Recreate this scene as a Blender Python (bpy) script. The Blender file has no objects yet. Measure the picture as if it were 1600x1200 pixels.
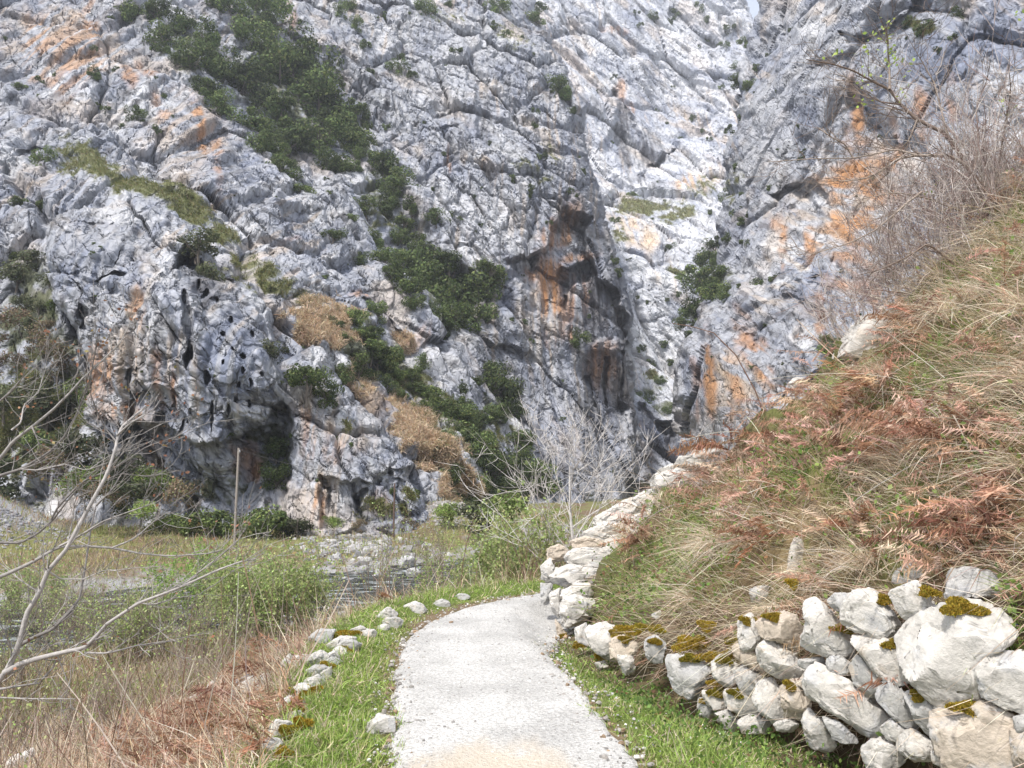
import bpy, math, random
import numpy as np
R = math.radians
rng = np.random.default_rng(7)
random.seed(7)
sc = bpy.context.scene
C = sc.collection

# ------------------------------------------------------------------ camera, sky, sun, exposure
CAMZ, F, CX, CY, HOR = 1.6, 1200.0, 800.0, 600.0, 740.0
PITCH = math.atan((HOR - CY) / F)
cam_d = bpy.data.cameras.new("camera"); cam = bpy.data.objects.new("camera", cam_d); C.objects.link(cam)
cam.location = (0, 0, CAMZ); cam.rotation_euler = (math.pi / 2 + PITCH, 0, 0)
cam_d.sensor_width = 36; cam_d.lens = 36 * F / 1600.0; cam_d.clip_start = 0.05; cam_d.clip_end = 3000
sc.camera = cam
SUN_EL, SUN_AZ = R(57), R(214)            # azimuth clockwise from +Y: light from behind and to the left
world = bpy.data.worlds.new("World"); sc.world = world; world.use_nodes = True
wn = world.node_tree.nodes; wl = world.node_tree.links
sky = wn.new("ShaderNodeTexSky"); sky.sky_type = 'NISHITA'; sky.sun_disc = False
sky.sun_elevation = SUN_EL; sky.sun_rotation = SUN_AZ; sky.air_density = 1.0; sky.dust_density = 4.0; sky.ozone_density = 1.0
veil = wn.new("ShaderNodeMix"); veil.data_type = 'RGBA'; veil.inputs[0].default_value = .45; veil.inputs[7].default_value = (7.5, 7.8, 8.4, 1)   # thin bright cloud over the blue
wl.new(sky.outputs[0], veil.inputs[6]); wl.new(veil.outputs[2], wn['Background'].inputs[0]); wn['Background'].inputs[1].default_value = 0.15
sd = bpy.data.lights.new("sun", 'SUN'); sd.energy = 3.2; sd.angle = R(4.0); sd.color = (1.0, 0.955, 0.89)
so = bpy.data.objects.new("sun", sd); C.objects.link(so)
so.rotation_euler = (math.pi / 2 - SUN_EL, 0, -SUN_AZ + math.pi)
sc.view_settings.view_transform = 'Standard'; sc.view_settings.look = 'None'
sc.view_settings.exposure = 0.40; sc.view_settings.gamma = 1
sc.cycles.max_bounces = 5; sc.cycles.diffuse_bounces = 3; sc.cycles.glossy_bounces = 2
sc.cycles.transparent_max_bounces = 6; sc.cycles.use_denoising = True; sc.cycles.denoiser = 'OPENIMAGEDENOISE'; sc.cycles.denoising_input_passes = 'RGB_ALBEDO_NORMAL'; sc.cycles.caustics_reflective = False

FWD = np.array([0, math.cos(PITCH), math.sin(PITCH)]); UPV = np.array([0, -math.sin(PITCH), math.cos(PITCH)])
def ray(px, py):
    x = (np.asarray(px, float) - CX) / F; y = (CY - np.asarray(py, float)) / F
    return np.stack([x, FWD[1] + y * UPV[1], FWD[2] + y * UPV[2]], -1)
def at(px, py, Y):
    d = ray(px, py); t = np.asarray(Y, float) / d[..., 1]
    return d * t[..., None] + np.array([0, 0, CAMZ])
def proj(P):
    q = P - np.array([0, 0, CAMZ]); z = q @ FWD; z = np.where(np.abs(z) < 1e-6, 1e-6, z)
    return CX + F * q[..., 0] / z, CY - F * (q @ UPV) / z, z

# ------------------------------------------------------------------ noise
def _h(ix, iy, iz, seed):
    with np.errstate(over='ignore'):
        h = (ix.astype(np.int64) * 374761393 + iy.astype(np.int64) * 668265263 + iz.astype(np.int64) * 2147483647 + seed * 974634777) & 0xffffffff
        h = ((h ^ (h >> 13)) * 1274126177) & 0xffffffff
        h = ((h ^ (h >> 16)) * 2246822519) & 0xffffffff
        return h ^ (h >> 15)
def vnoise(p, seed=0):
    p = np.asarray(p, float); i = np.floor(p); f = p - i; i = i.astype(np.int64)
    u = f * f * f * (f * (f * 6 - 15) + 10)
    r = 0
    for dx in (0, 1):
        for dy in (0, 1):
            for dz in (0, 1):
                h = _h(i[..., 0] + dx, i[..., 1] + dy, i[..., 2] + dz, seed)
                g = np.stack([(h & 1023) / 511.5 - 1, ((h >> 10) & 1023) / 511.5 - 1, ((h >> 20) & 1023) / 511.5 - 1], -1)
                d = (f - np.array([dx, dy, dz]))
                w = (u[..., 0] if dx else 1 - u[..., 0]) * (u[..., 1] if dy else 1 - u[..., 1]) * (u[..., 2] if dz else 1 - u[..., 2])
                r = r + w * (g * d).sum(-1)
    return r * 1.3
def fbm(p, octv=4, seed=0, gain=.5, lac=2.03):
    r = 0; a = 1
    for k in range(octv):
        r = r + a * vnoise(p, seed + k * 17); p = p * lac + 3.7; a *= gain
    return r
def facets(p, seed, tilt=1.0):
    """blocky fractured relief: every Voronoi cell is a plane of its own height and tilt; also F2-F1 and a cell random"""
    i = np.floor(p).astype(np.int64); n = p.shape[:-1]
    f1 = np.full(n, 9.); f2 = np.full(n, 9.); val = np.zeros(n); cid = np.zeros(n)
    for dx in (-1, 0, 1):
        for dy in (-1, 0, 1):
            for dz in (-1, 0, 1):
                c = i + np.array([dx, dy, dz])
                h = _h(c[..., 0], c[..., 1], c[..., 2], seed); h2 = _h(c[..., 0], c[..., 1], c[..., 2], seed + 91)
                o = np.stack([(h & 1023) / 1023., ((h >> 10) & 1023) / 1023., ((h >> 20) & 1023) / 1023.], -1)
                dv = p - (c + o); d = np.sqrt((dv ** 2).sum(-1))
                g = np.stack([(h2 & 1023) / 511.5 - 1, ((h2 >> 10) & 1023) / 511.5 - 1, ((h2 >> 20) & 1023) / 511.5 - 1], -1)
                v = (g * dv).sum(-1) * tilt + (((h >> 5) & 1023) / 511.5 - 1) * .28
                near = d < f1
                f2 = np.where(near, f1, np.minimum(f2, d)); f1 = np.where(near, d, f1)
                val = np.where(near, v, val); cid = np.where(near, ((h2 >> 3) & 1023) / 1023., cid)
    return val, f2 - f1, cid
def sst(a, b, x):
    t = np.clip((x - a) / (b - a), 0, 1); return t * t * (3 - 2 * t)
def sdf(px, py, poly):
    """signed distance to a polygon, positive inside"""
    px = np.asarray(px, float); py = np.asarray(py, float)
    poly = np.asarray(poly, float); n = len(poly); d = np.full(px.shape, 1e9); ins = np.zeros(px.shape, bool)
    for k in range(n):
        a = poly[k]; b = poly[(k + 1) % n]; e = b - a
        wx = px - a[0]; wy = py - a[1]
        t = np.clip((wx * e[0] + wy * e[1]) / (e @ e + 1e-12), 0, 1)
        d = np.minimum(d, (wx - e[0] * t) ** 2 + (wy - e[1] * t) ** 2)
        c = (a[1] > py) != (b[1] > py)
        if abs(e[1]) > 1e-9: ins ^= c & (px < e[0] * (py - a[1]) / e[1] + a[0])
    return np.where(ins, 1, -1) * np.sqrt(d)
def segdist(X, Y, line):
    """signed distance to a polyline (right of travel positive) and position along it"""
    X = np.asarray(X, float); Y = np.asarray(Y, float)
    best = np.full(X.shape, 1e9); sg = np.ones(X.shape); along = np.zeros(X.shape); acc = 0
    line = np.asarray(line, float)
    for k in range(len(line) - 1):
        a = line[k]; e = line[k + 1] - a; L = np.hypot(*e)
        wx = X - a[0]; wy = Y - a[1]; t = (wx * e[0] + wy * e[1]) / (L * L); tc = np.clip(t, 0, 1)
        d = np.hypot(wx - e[0] * tc, wy - e[1] * tc); m = d < best - 1e-9
        best = np.where(m, d, best); along = np.where(m, acc + tc * L, along)
        sg = np.where(m, np.where(wx * e[1] - wy * e[0] >= 0, 1, -1), sg); acc += L
    return best * sg, along

# ------------------------------------------------------------------ mesh + object helpers
def mesh(name, V, Fc, col=None, smooth=False):
    V = np.asarray(V, np.float32).reshape(-1, 3)
    groups = [np.asarray(f, np.int32) for f in (Fc if isinstance(Fc, list) else [Fc]) if len(f)]
    me = bpy.data.meshes.new(name)
    me.vertices.add(len(V)); me.vertices.foreach_set("co", V.ravel())
    tot = np.concatenate([np.full(len(g), g.shape[1], np.int32) for g in groups])
    idx = np.concatenate([g.ravel() for g in groups])
    me.loops.add(len(idx)); me.loops.foreach_set("vertex_index", idx)
    me.polygons.add(len(tot)); st = np.zeros(len(tot), np.int32); st[1:] = np.cumsum(tot)[:-1]
    me.polygons.foreach_set("loop_start", st)
    me.update(calc_edges=True); me.validate()
    me.polygons.foreach_set("use_smooth", np.full(len(me.polygons), smooth, bool))
    if col is not None:
        a = me.attributes.new("Col", 'FLOAT_COLOR', 'POINT'); c = np.ones((len(V), 4), np.float32); c[:, :3] = np.clip(col, 0, 1)
        a.data.foreach_set("color", c.ravel())
    return me
def link(name, me, mat=None, parent=None, loc=None):
    o = bpy.data.objects.new(name, me); C.objects.link(o)
    if mat is not None and me is not None and not me.materials: me.materials.append(mat)
    if parent is not None: o.parent = parent
    if loc is not None: o.location = loc
    return o
def tag(o, label=None, cat=None, group=None, kind=None):
    if label: o["label"] = label
    if cat: o["category"] = cat
    if group: o["group"] = group
    if kind: o["kind"] = kind
    return o
def empty(name, loc, label, cat, group=None):
    o = bpy.data.objects.new(name, None); C.objects.link(o); o.location = loc; o.empty_display_size = .1
    return tag(o, label, cat, group)
def mat(name, rough=.9, bump=0., bscale=20., vary=.25, vscale=6., base=None, spec=.2, objrand=0., transl=0., detail=6):
    m = bpy.data.materials.new(name); m.use_nodes = True; nt = m.node_tree; N = nt.nodes; Lk = nt.links
    b = N["Principled BSDF"]; b.inputs["Roughness"].default_value = rough; b.inputs["Specular IOR Level"].default_value = spec
    geo = N.new("ShaderNodeNewGeometry")
    if base is None:
        a = N.new("ShaderNodeAttribute"); a.attribute_name = "Col"; src = a.outputs["Color"]
    else:
        rgb = N.new("ShaderNodeRGB"); rgb.outputs[0].default_value = (*base, 1); src = rgb.outputs[0]
    if vary > 0:
        nz = N.new("ShaderNodeTexNoise"); nz.inputs["Scale"].default_value = vscale; nz.inputs["Detail"].default_value = detail
        nz.inputs["Roughness"].default_value = .7
        Lk.new(geo.outputs["Position"], nz.inputs["Vector"])
        mr = N.new("ShaderNodeMapRange"); mr.inputs[1].default_value = .3; mr.inputs[2].default_value = .7
        mr.inputs[3].default_value = 1 - vary; mr.inputs[4].default_value = 1 + vary
        Lk.new(nz.outputs[0], mr.inputs[0])
        mx = N.new("ShaderNodeVectorMath"); mx.operation = 'SCALE'; Lk.new(src, mx.inputs[0]); Lk.new(mr.outputs[0], mx.inputs["Scale"]); src = mx.outputs[0]
    if objrand > 0:
        oi = N.new("ShaderNodeObjectInfo"); mr2 = N.new("ShaderNodeMapRange"); mr2.inputs[3].default_value = 1 - objrand; mr2.inputs[4].default_value = 1 + objrand
        Lk.new(oi.outputs["Random"], mr2.inputs[0]); hs = N.new("ShaderNodeHueSaturation")
        Lk.new(mr2.outputs[0], hs.inputs["Value"]); Lk.new(src, hs.inputs["Color"]); src = hs.outputs[0]
    Lk.new(src, b.inputs["Base Color"])
    if bump > 0:
        n2 = N.new("ShaderNodeTexNoise"); n2.inputs["Scale"].default_value = bscale; n2.inputs["Detail"].default_value = 8; n2.inputs["Roughness"].default_value = .65
        Lk.new(geo.outputs["Position"], n2.inputs["Vector"])
        bp = N.new("ShaderNodeBump"); bp.inputs["Strength"].default_value = 1; bp.inputs["Distance"].default_value = bump
        Lk.new(n2.outputs[0], bp.inputs["Height"]); Lk.new(bp.outputs[0], b.inputs["Normal"])
    if transl > 0:
        tr = N.new("ShaderNodeBsdfTranslucent"); Lk.new(src, tr.inputs[0]); ms = N.new("ShaderNodeMixShader"); ms.inputs[0].default_value = transl
        Lk.new(b.outputs[0], ms.inputs[1]); Lk.new(tr.outputs[0], ms.inputs[2]); Lk.new(ms.outputs[0], N["Material Output"].inputs[0])
    return m
M = dict(
    cliff=mat("cliff_rock", .92, .2, 1.0, .14, .9, detail=9),
    ground=mat("ground_soil", .95, .03, 14, .3, 7, detail=9),
    stone=mat("limestone", .88, .02, 17, .2, 14, detail=10),
    evergreen=mat("evergreen_leaves", .75, 0, 1, 0, 1, objrand=.3, transl=.25),
    leaf=mat("spring_leaves", .6, 0, 1, 0, 1, transl=.35),
    grass=mat("grass_blades", .7, 0, 1, 0, 1, transl=.3),
    bark=mat("bark", .9, .004, 60, .25, 25),
    moss=mat("moss", .95, .004, 120, .3, 40),
    wood=mat("weathered_wood", .9, .004, 40, .3, 12, base=(.22, .19, .16)),
)
# ------------------------------------------------------------------ cliffs: each wall of the gorge is a relief surface of its own
LAYERS = {}
def crack_bump(m):
    """fine angular fractures in the rock, as relief"""
    nt = m.node_tree; N = nt.nodes; Lk = nt.links; b = N["Principled BSDF"]; geo = N.new("ShaderNodeNewGeometry"); old = b.inputs["Normal"].links[0].from_socket
    wz = N.new("ShaderNodeTexNoise"); wz.inputs["Scale"].default_value = .5; wz.inputs["Detail"].default_value = 5; Lk.new(geo.outputs["Position"], wz.inputs["Vector"])
    va = N.new("ShaderNodeVectorMath"); va.operation = 'MULTIPLY_ADD'; va.inputs[1].default_value = (2.2, 2.2, 2.2); Lk.new(wz.outputs["Color"], va.inputs[0]); Lk.new(geo.outputs["Position"], va.inputs[2])
    mp = N.new("ShaderNodeMapping"); mp.inputs["Rotation"].default_value = (0, R(38), 0); mp.inputs["Scale"].default_value = (1, .6, .55); Lk.new(va.outputs[0], mp.inputs[0])
    for sc_, d_ in ((.30, .55), (.85, .16)):
        vo = N.new("ShaderNodeTexVoronoi"); vo.feature = 'F1'; vo.inputs["Scale"].default_value = sc_; vo.inputs["Randomness"].default_value = 1; Lk.new(mp.outputs[0], vo.inputs["Vector"])
        ve = N.new("ShaderNodeTexVoronoi"); ve.feature = 'DISTANCE_TO_EDGE'; ve.inputs["Scale"].default_value = sc_; Lk.new(mp.outputs[0], ve.inputs["Vector"])
        rp = N.new("ShaderNodeMapRange"); rp.inputs[1].default_value = 0; rp.inputs[2].default_value = .09; Lk.new(ve.outputs[0], rp.inputs[0])
        sp = N.new("ShaderNodeSeparateColor"); Lk.new(vo.outputs["Color"], sp.inputs[0]); ad = N.new("ShaderNodeMath"); ad.operation = 'MULTIPLY_ADD'; ad.inputs[1].default_value = .8; Lk.new(sp.outputs[0], ad.inputs[0]); Lk.new(rp.outputs[0], ad.inputs[2])
        bp = N.new("ShaderNodeBump"); bp.inputs["Distance"].default_value = d_; bp.inputs["Strength"].default_value = .8; Lk.new(ad.outputs[0], bp.inputs["Height"]); Lk.new(old, bp.inputs["Normal"]); old = bp.outputs[0]
    Lk.new(old, b.inputs["Normal"])
crack_bump(M['cliff'])
def rbf(ctrl, PX, PY):
    c = np.array(ctrl, float); n = len(c)
    def phi(r2): return np.sqrt(r2 + 40.0 ** 2)
    A = np.zeros((n + 3, n + 3)); d2 = ((c[:, None, :2] - c[None, :, :2]) ** 2).sum(-1)
    A[:n, :n] = phi(d2); A[:n, n] = A[n, :n] = 1; A[:n, n + 1] = A[n + 1, :n] = c[:, 0]; A[:n, n + 2] = A[n + 2, :n] = c[:, 1]
    w = np.linalg.lstsq(A, np.r_[np.log(c[:, 2]), 0, 0, 0], rcond=None)[0]
    r = w[n] + w[n + 1] * PX + w[n + 2] * PY
    for k in range(n): r = r + w[k] * phi((PX - c[k, 0]) ** 2 + (PY - c[k, 1]) ** 2)
    return np.exp(r)
def blur(a, k):
    for _ in range(2):
        for ax in (0, 1):
            p = [(0, 0)] * a.ndim; p[ax] = (k, k); q = np.pad(a, p, mode='edge'); cs = np.cumsum(q, axis=ax)
            z = np.zeros_like(np.take(cs, [0], ax)); cs = np.concatenate([z, cs], ax); n = a.shape[ax]
            a = (np.take(cs, range(2 * k + 1, 2 * k + 1 + n), ax) - np.take(cs, range(0, n), ax)) / (2 * k + 1)
    return a
def grid_normals(P):
    du = np.gradient(P, axis=1); dv = np.gradient(P, axis=0); n = np.cross(dv, du); n /= np.linalg.norm(n, axis=-1, keepdims=True) + 1e-9
    flip = (n[..., 1] > 0); n[flip] *= -1          # towards the viewer's side of the valley
    return n
def ell(PX, PY, spots, nz):
    """soft blobs with ragged edges: (cx, cy, rx, ry, angle, strength)"""
    m = np.zeros(PX.shape)
    for (cx, cy, rx, ry, an, s) in spots:
        c, q = math.cos(R(an)), math.sin(R(an)); u = ((PX - cx) * c + (PY - cy) * q) / rx; v = (-(PX - cx) * q + (PY - cy) * c) / ry
        r = np.sqrt(u * u + v * v); m = np.maximum(m, s * sst(1.25, .35, r + nz))
    return m
PAL = dict(light=(.50, .51, .535), grey=(.345, .36, .40), blue=(.20, .225, .295), dark=(.085, .085, .095), orange=(.44, .235, .115), tan=(.50, .40, .30),
           olive=(.155, .165, .06), straw=(.36, .26, .145), green=(.085, .095, .045), brown=(.20, .13, .075))
PAL = {k: np.array(v) for k, v in PAL.items()}
def layer(name, poly, ctrl, box, step, scale, bed, insets=(), marks={}, jag=6, thick=25, band=14, roll=(0, 1), lightness=1., streak=1., vert=.4, seed=1, bluish=.5, aniso=2.6, crumple=.8, beds=1.):
    x0, x1, y0, y1 = box
    xs = np.arange(x0, x1 + step, step, float); ys = np.arange(y0, y1 + step, step, float); PX, PY = np.meshgrid(xs, ys)
    q3 = np.stack([PX, PY, PX * 0 + seed * 9.1], -1)
    d = sdf(PX, PY, poly) + jag * fbm(q3 / 42, 4, seed) * 1.2
    gy, gx = np.gradient(d, step); gl = np.hypot(gx, gy) + 1e-6
    band = 5; out = np.clip(-d, 0, band)
    mx, my = PX, PY
    Y = rbf(ctrl, mx, my)
    wob = fbm(q3 / 26, 3, seed + 5)
    B = at(mx, my, Y); n = grid_normals(blur(B, 12)); B = B * np.array([1, .35, 1])
    for (pl, off, edge) in insets:
        s = sdf(PX, PY, pl) + wob * min(edge * 1.0 + 2, 9)
        Y = Y + off * sst(0, edge, s)
    Y = Y + roll[0] * np.exp(-np.maximum(d, 0) / roll[1])
    P = at(mx, my, Y)
    b = R(bed)                                     # bedding: direction in the wall's plane (x right, z up)
    e1 = np.array([math.cos(b), .15, math.sin(b)]); e2 = np.array([-math.sin(b), .1, math.cos(b)]); e3 = np.array([0, 1., 0])
    L = np.stack([(B @ e1) / aniso, B @ e2, B @ e3], -1) / scale
    warp = np.stack([fbm(L * .35, 3, seed + 31), fbm(L * .35, 3, seed + 47), fbm(L * .35, 3, seed + 59)], -1)
    W = L + warp * .55
    disp = fbm(L / 16, 2, seed + 2) * 3.0
    ww = fbm(L / 9, 3, seed + 83); wm_ = sst(-.2, .3, fbm(L / 20, 2, seed + 84))
    def saw(q):
        f = q - np.floor(q); return np.where(f < .8, f / .8, (1 - f) / .2) - .5
    disp = disp + beds * (1 - .7 * np.clip(ell(PX, PY, marks.get('smooth', []), wob * .35), 0, 1)) * (1.7 * saw(W[..., 1] / 8.5 + ww * .8) * (.35 + .65 * wm_) + .6 * saw(W[..., 1] / 2.7 + ww * 2.1 + .3) * (1 - .5 * wm_) * sst(.5, 1.2, 2.7 / np.maximum(.1, blur(np.linalg.norm(np.gradient(B, axis=0), axis=-1), 3) / scale)))
    tone = 0; smo = np.clip(ell(PX, PY, marks.get('smooth', []), wob * .35), 0, 1)
    sp = np.maximum(np.linalg.norm(np.gradient(B, axis=0), axis=-1), np.linalg.norm(np.gradient(B, axis=1), axis=-1)); sp = blur(sp, 3) / scale
    big = sst(-.25, .35, fbm(L / 16, 2, seed + 77))
    for (sz, am, ck, tl) in ((11., 1.7, .7, 1.6), (4.2, .48, 1.0, 1.6), (1.7, .24, .7, 1.6), (.75, .12, .32, 1.5)):
        v, f, cid = facets(W / sz + seed * 3.3, seed + int(sz * 10), tl)
        am2 = am * (.55 + .75 * big) if sz < 8 else am
        lod = sst(1.0, 2.6, sz / sp) * (crumple * (1 - .65 * smo) if sz < 9 else 1 - .4 * smo)
        disp = disp + lod * (am2 * v - ck * am2 * 1.6 * sst(.13, .0, f))
        tone = tone + (cid - .5) * (.45 if sz > 1 else .3)
    rd = fbm(np.stack([L[..., 0] * .6, L[..., 1] * 1.2, L[..., 2]], -1) / 3.6, 4, seed + 8, .5)
    disp = disp - .4 * sst(.07, 0., np.abs(rd)) + rd * .3
    flute = fbm(np.stack([B[..., 0] / 1.6, B[..., 1] / 3, B[..., 2] / 22], -1) / scale / 1.6, 2, seed + 12)
    disp = disp + (vert + .9 * smo) * flute
    soft = blur(disp, 1); disp = disp + (soft - disp) * sst(.35, .9, sp)[..., None].squeeze(-1)
    vd = -(P - np.array([0, 0, CAMZ])); vd /= np.linalg.norm(vd, axis=-1, keepdims=True); dv_ = n * .4 + vd * .6; dv_ /= np.linalg.norm(dv_, axis=-1, keepdims=True)
    P = P + dv_ * (disp * scale)[..., None]
    P = P + (P - np.array([0, 0, CAMZ])) / Y[..., None] * ((out / band) ** .7 * thick)[..., None]
    # ---- rock colours: weathering, mineral streaks, lichen, ledges with grass; painted shade and crest light
    P1 = P; P = B
    st1 = fbm(np.stack([P[..., 0] / 1.1, P[..., 1] / 4, P[..., 2] / 16], -1) / scale, 4, seed + 21)
    st2 = fbm(np.stack([P[..., 0] / .7, P[..., 1] / 4, P[..., 2] / 9], -1) / scale, 3, seed + 25)
    st1 = st1 * (1 + smo)
    n1 = fbm(L / 5, 4, seed + 22); n2 = fbm(L / 1.1, 4, seed + 23); n5 = fbm(B / (.9 * scale), 3, seed + 24)
    def mixc(c, k, m): return c * (1 - m[..., None]) + PAL[k] * m[..., None]
    col = np.broadcast_to(PAL['grey'], P.shape).copy()
    col = mixc(col, 'light', sst(-.1, .5, n1 + n2 * .6 + tone * .35))
    col = mixc(col, 'blue', np.clip(bluish * sst(-.05, .55, -n1 * .8 + st1 * .6 * streak + n2 * .4), 0, 1))
    col = mixc(col, 'tan', .4 * sst(.15, .6, fbm(L / 7, 3, seed + 41) + n2 * .25))
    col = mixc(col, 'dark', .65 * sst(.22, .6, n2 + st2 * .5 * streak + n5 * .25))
    st3 = fbm(np.stack([P[..., 0] / 1.0, P[..., 1] / 4, P[..., 2] / 34], -1) / scale, 4, seed + 27)
    col = mixc(col, 'dark', np.clip(.5 * streak, 0, .6) * sst(.22, .5, st3) * np.maximum(sst(-.1, .35, n1 + .1), smo)); col = mixc(col, 'tan', .45 * sst(.2, .5, -st3) * sst(0, .4, fbm(L / 12, 2, seed + 29)))
    nz = (fbm(q3 / 30, 4, seed + 33)) * .55
    for k in ('blue', 'tan', 'light', 'orange', 'dark', 'brown', 'straw', 'olive', 'green'):
        if k in marks:
            m = ell(PX, PY, marks[k], nz)
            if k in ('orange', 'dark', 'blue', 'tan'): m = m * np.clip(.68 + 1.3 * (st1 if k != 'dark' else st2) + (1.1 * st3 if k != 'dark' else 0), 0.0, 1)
            if k in ('straw', 'olive', 'green'): m = np.where(m > .02, .9 * sst(.2, .8, m * .95 + n2 * .55 + n5 * .45), 0)
            col = mixc(col, k, np.clip(m, 0, 1)); marks[k + '_m'] = m
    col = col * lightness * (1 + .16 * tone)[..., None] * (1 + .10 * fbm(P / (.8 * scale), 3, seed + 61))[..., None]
    P = P1; keep = d > -band
    nr, ncl = PX.shape; idx = np.arange(nr * ncl).reshape(nr, ncl)
    a, b_, c_, e_ = idx[:-1, :-1], idx[:-1, 1:], idx[1:, 1:], idx[1:, :-1]
    k4 = keep[:-1, :-1] & keep[:-1, 1:] & keep[1:, 1:] & keep[1:, :-1]
    Fq = np.stack([a[k4], e_[k4], c_[k4], b_[k4]], -1)
    used = np.unique(Fq); re = np.full(nr * ncl, -1); re[used] = np.arange(len(used))
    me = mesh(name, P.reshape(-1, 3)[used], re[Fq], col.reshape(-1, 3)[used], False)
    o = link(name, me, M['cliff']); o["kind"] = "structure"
    LAYERS[name] = dict(P=P, d=d, x0=x0, y0=y0, step=step, marks=marks, n=n, PX=PX, PY=PY)
    return o
def on(name, px, py):
    """the point of a cliff's surface seen at a place of the picture"""
    Ly = LAYERS[name]; i = int(np.clip(round((py - Ly['y0']) / Ly['step']), 0, Ly['P'].shape[0] - 1)); j = int(np.clip(round((px - Ly['x0']) / Ly['step']), 0, Ly['P'].shape[1] - 1))
    return Ly['P'][i, j].copy()

# far wall at the head of the gorge, its grassy ledge and the pale slabs under it
layer("far_cliff", [(780, -80), (1150, -80), (1163, 2), (1178, 26), (1260, 60), (1260, 900), (780, 900)],
      [(860, 0, 395), (1000, -40, 430), (1000, 100, 405), (1160, 0, 430), (900, 220, 350), (1000, 270, 345), (1100, 230, 362), (1150, 260, 350), (1040, 160, 400),
       (955, 305, 328), (1130, 300, 332), (1000, 385, 280), (1100, 390, 278), (960, 400, 280), (1000, 430, 262), (1060, 560, 240), (1030, 650, 215), (1000, 700, 200), (1030, 800, 180), (800, 400, 290), (1200, 500, 240), (1200, 800, 180)],
      (830, 1230, -70, 820), 2.0, 2.0, -52,
      insets=[([(960, 130), (985, 175), (1000, 215), (1040, 260), (985, 262), (940, 240), (955, 180)], 9, 10), ([(1000, 265), (1030, 240), (1060, 222), (1062, 230), (1020, 262), (1000, 292)], 8, 5),
              ([(1020, 665), (1050, 660), (1066, 690), (1055, 712), (1030, 690)], 14, 8), ([(990, 640), (1010, 620), (1022, 660), (1012, 700)], 8, 8)],
      marks=dict(dark=[(975, 215, 14, 60, -8, .95), (1010, 235, 30, 28, 0, .8), (990, 275, 28, 10, 0, .8), (1025, 290, 16, 12, 0, .8), (930, 170, 30, 12, 30, .6), (1040, 690, 22, 20, 45, .9), (1110, 400, 8, 25, 0, .7)],  # stains, and shade painted into the recesses
                 orange=[(973, 140, 8, 22, 0, .6), (960, 45, 22, 6, 10, .45), (985, 170, 8, 14, 0, .5), (1070, 282, 20, 12, 0, .35)],
                 light=[(1000, 500, 60, 90, 0, .7), (1080, 370, 50, 28, -30, .9), (1080, 60, 70, 90, 0, .45), (1070, 250, 40, 20, 0, .8), (1040, 600, 40, 60, 0, .6)],
                 tan=[(1000, 370, 45, 25, 30, .9), (1090, 275, 45, 25, -20, .8)],
                 brown=[(1000, 700, 16, 60, -25, .95), (985, 690, 12, 40, -10, .9)],
                 olive=[(1010, 318, 60, 18, 2, .9), (1060, 330, 35, 12, -20, .8), (1100, 290, 30, 16, -30, .5), (968, 372, 16, 18, 30, .6), (1055, 420, 26, 8, 20, .8), (1020, 590, 24, 12, 0, .6)],
                 green=[(1010, 610, 28, 10, 0, .55), (1035, 640, 26, 10, 0, .7)]),
      jag=9, thick=40, lightness=1.36, seed=3, bluish=.7, streak=.7, vert=.5, aniso=2.4, crumple=.6)

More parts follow.
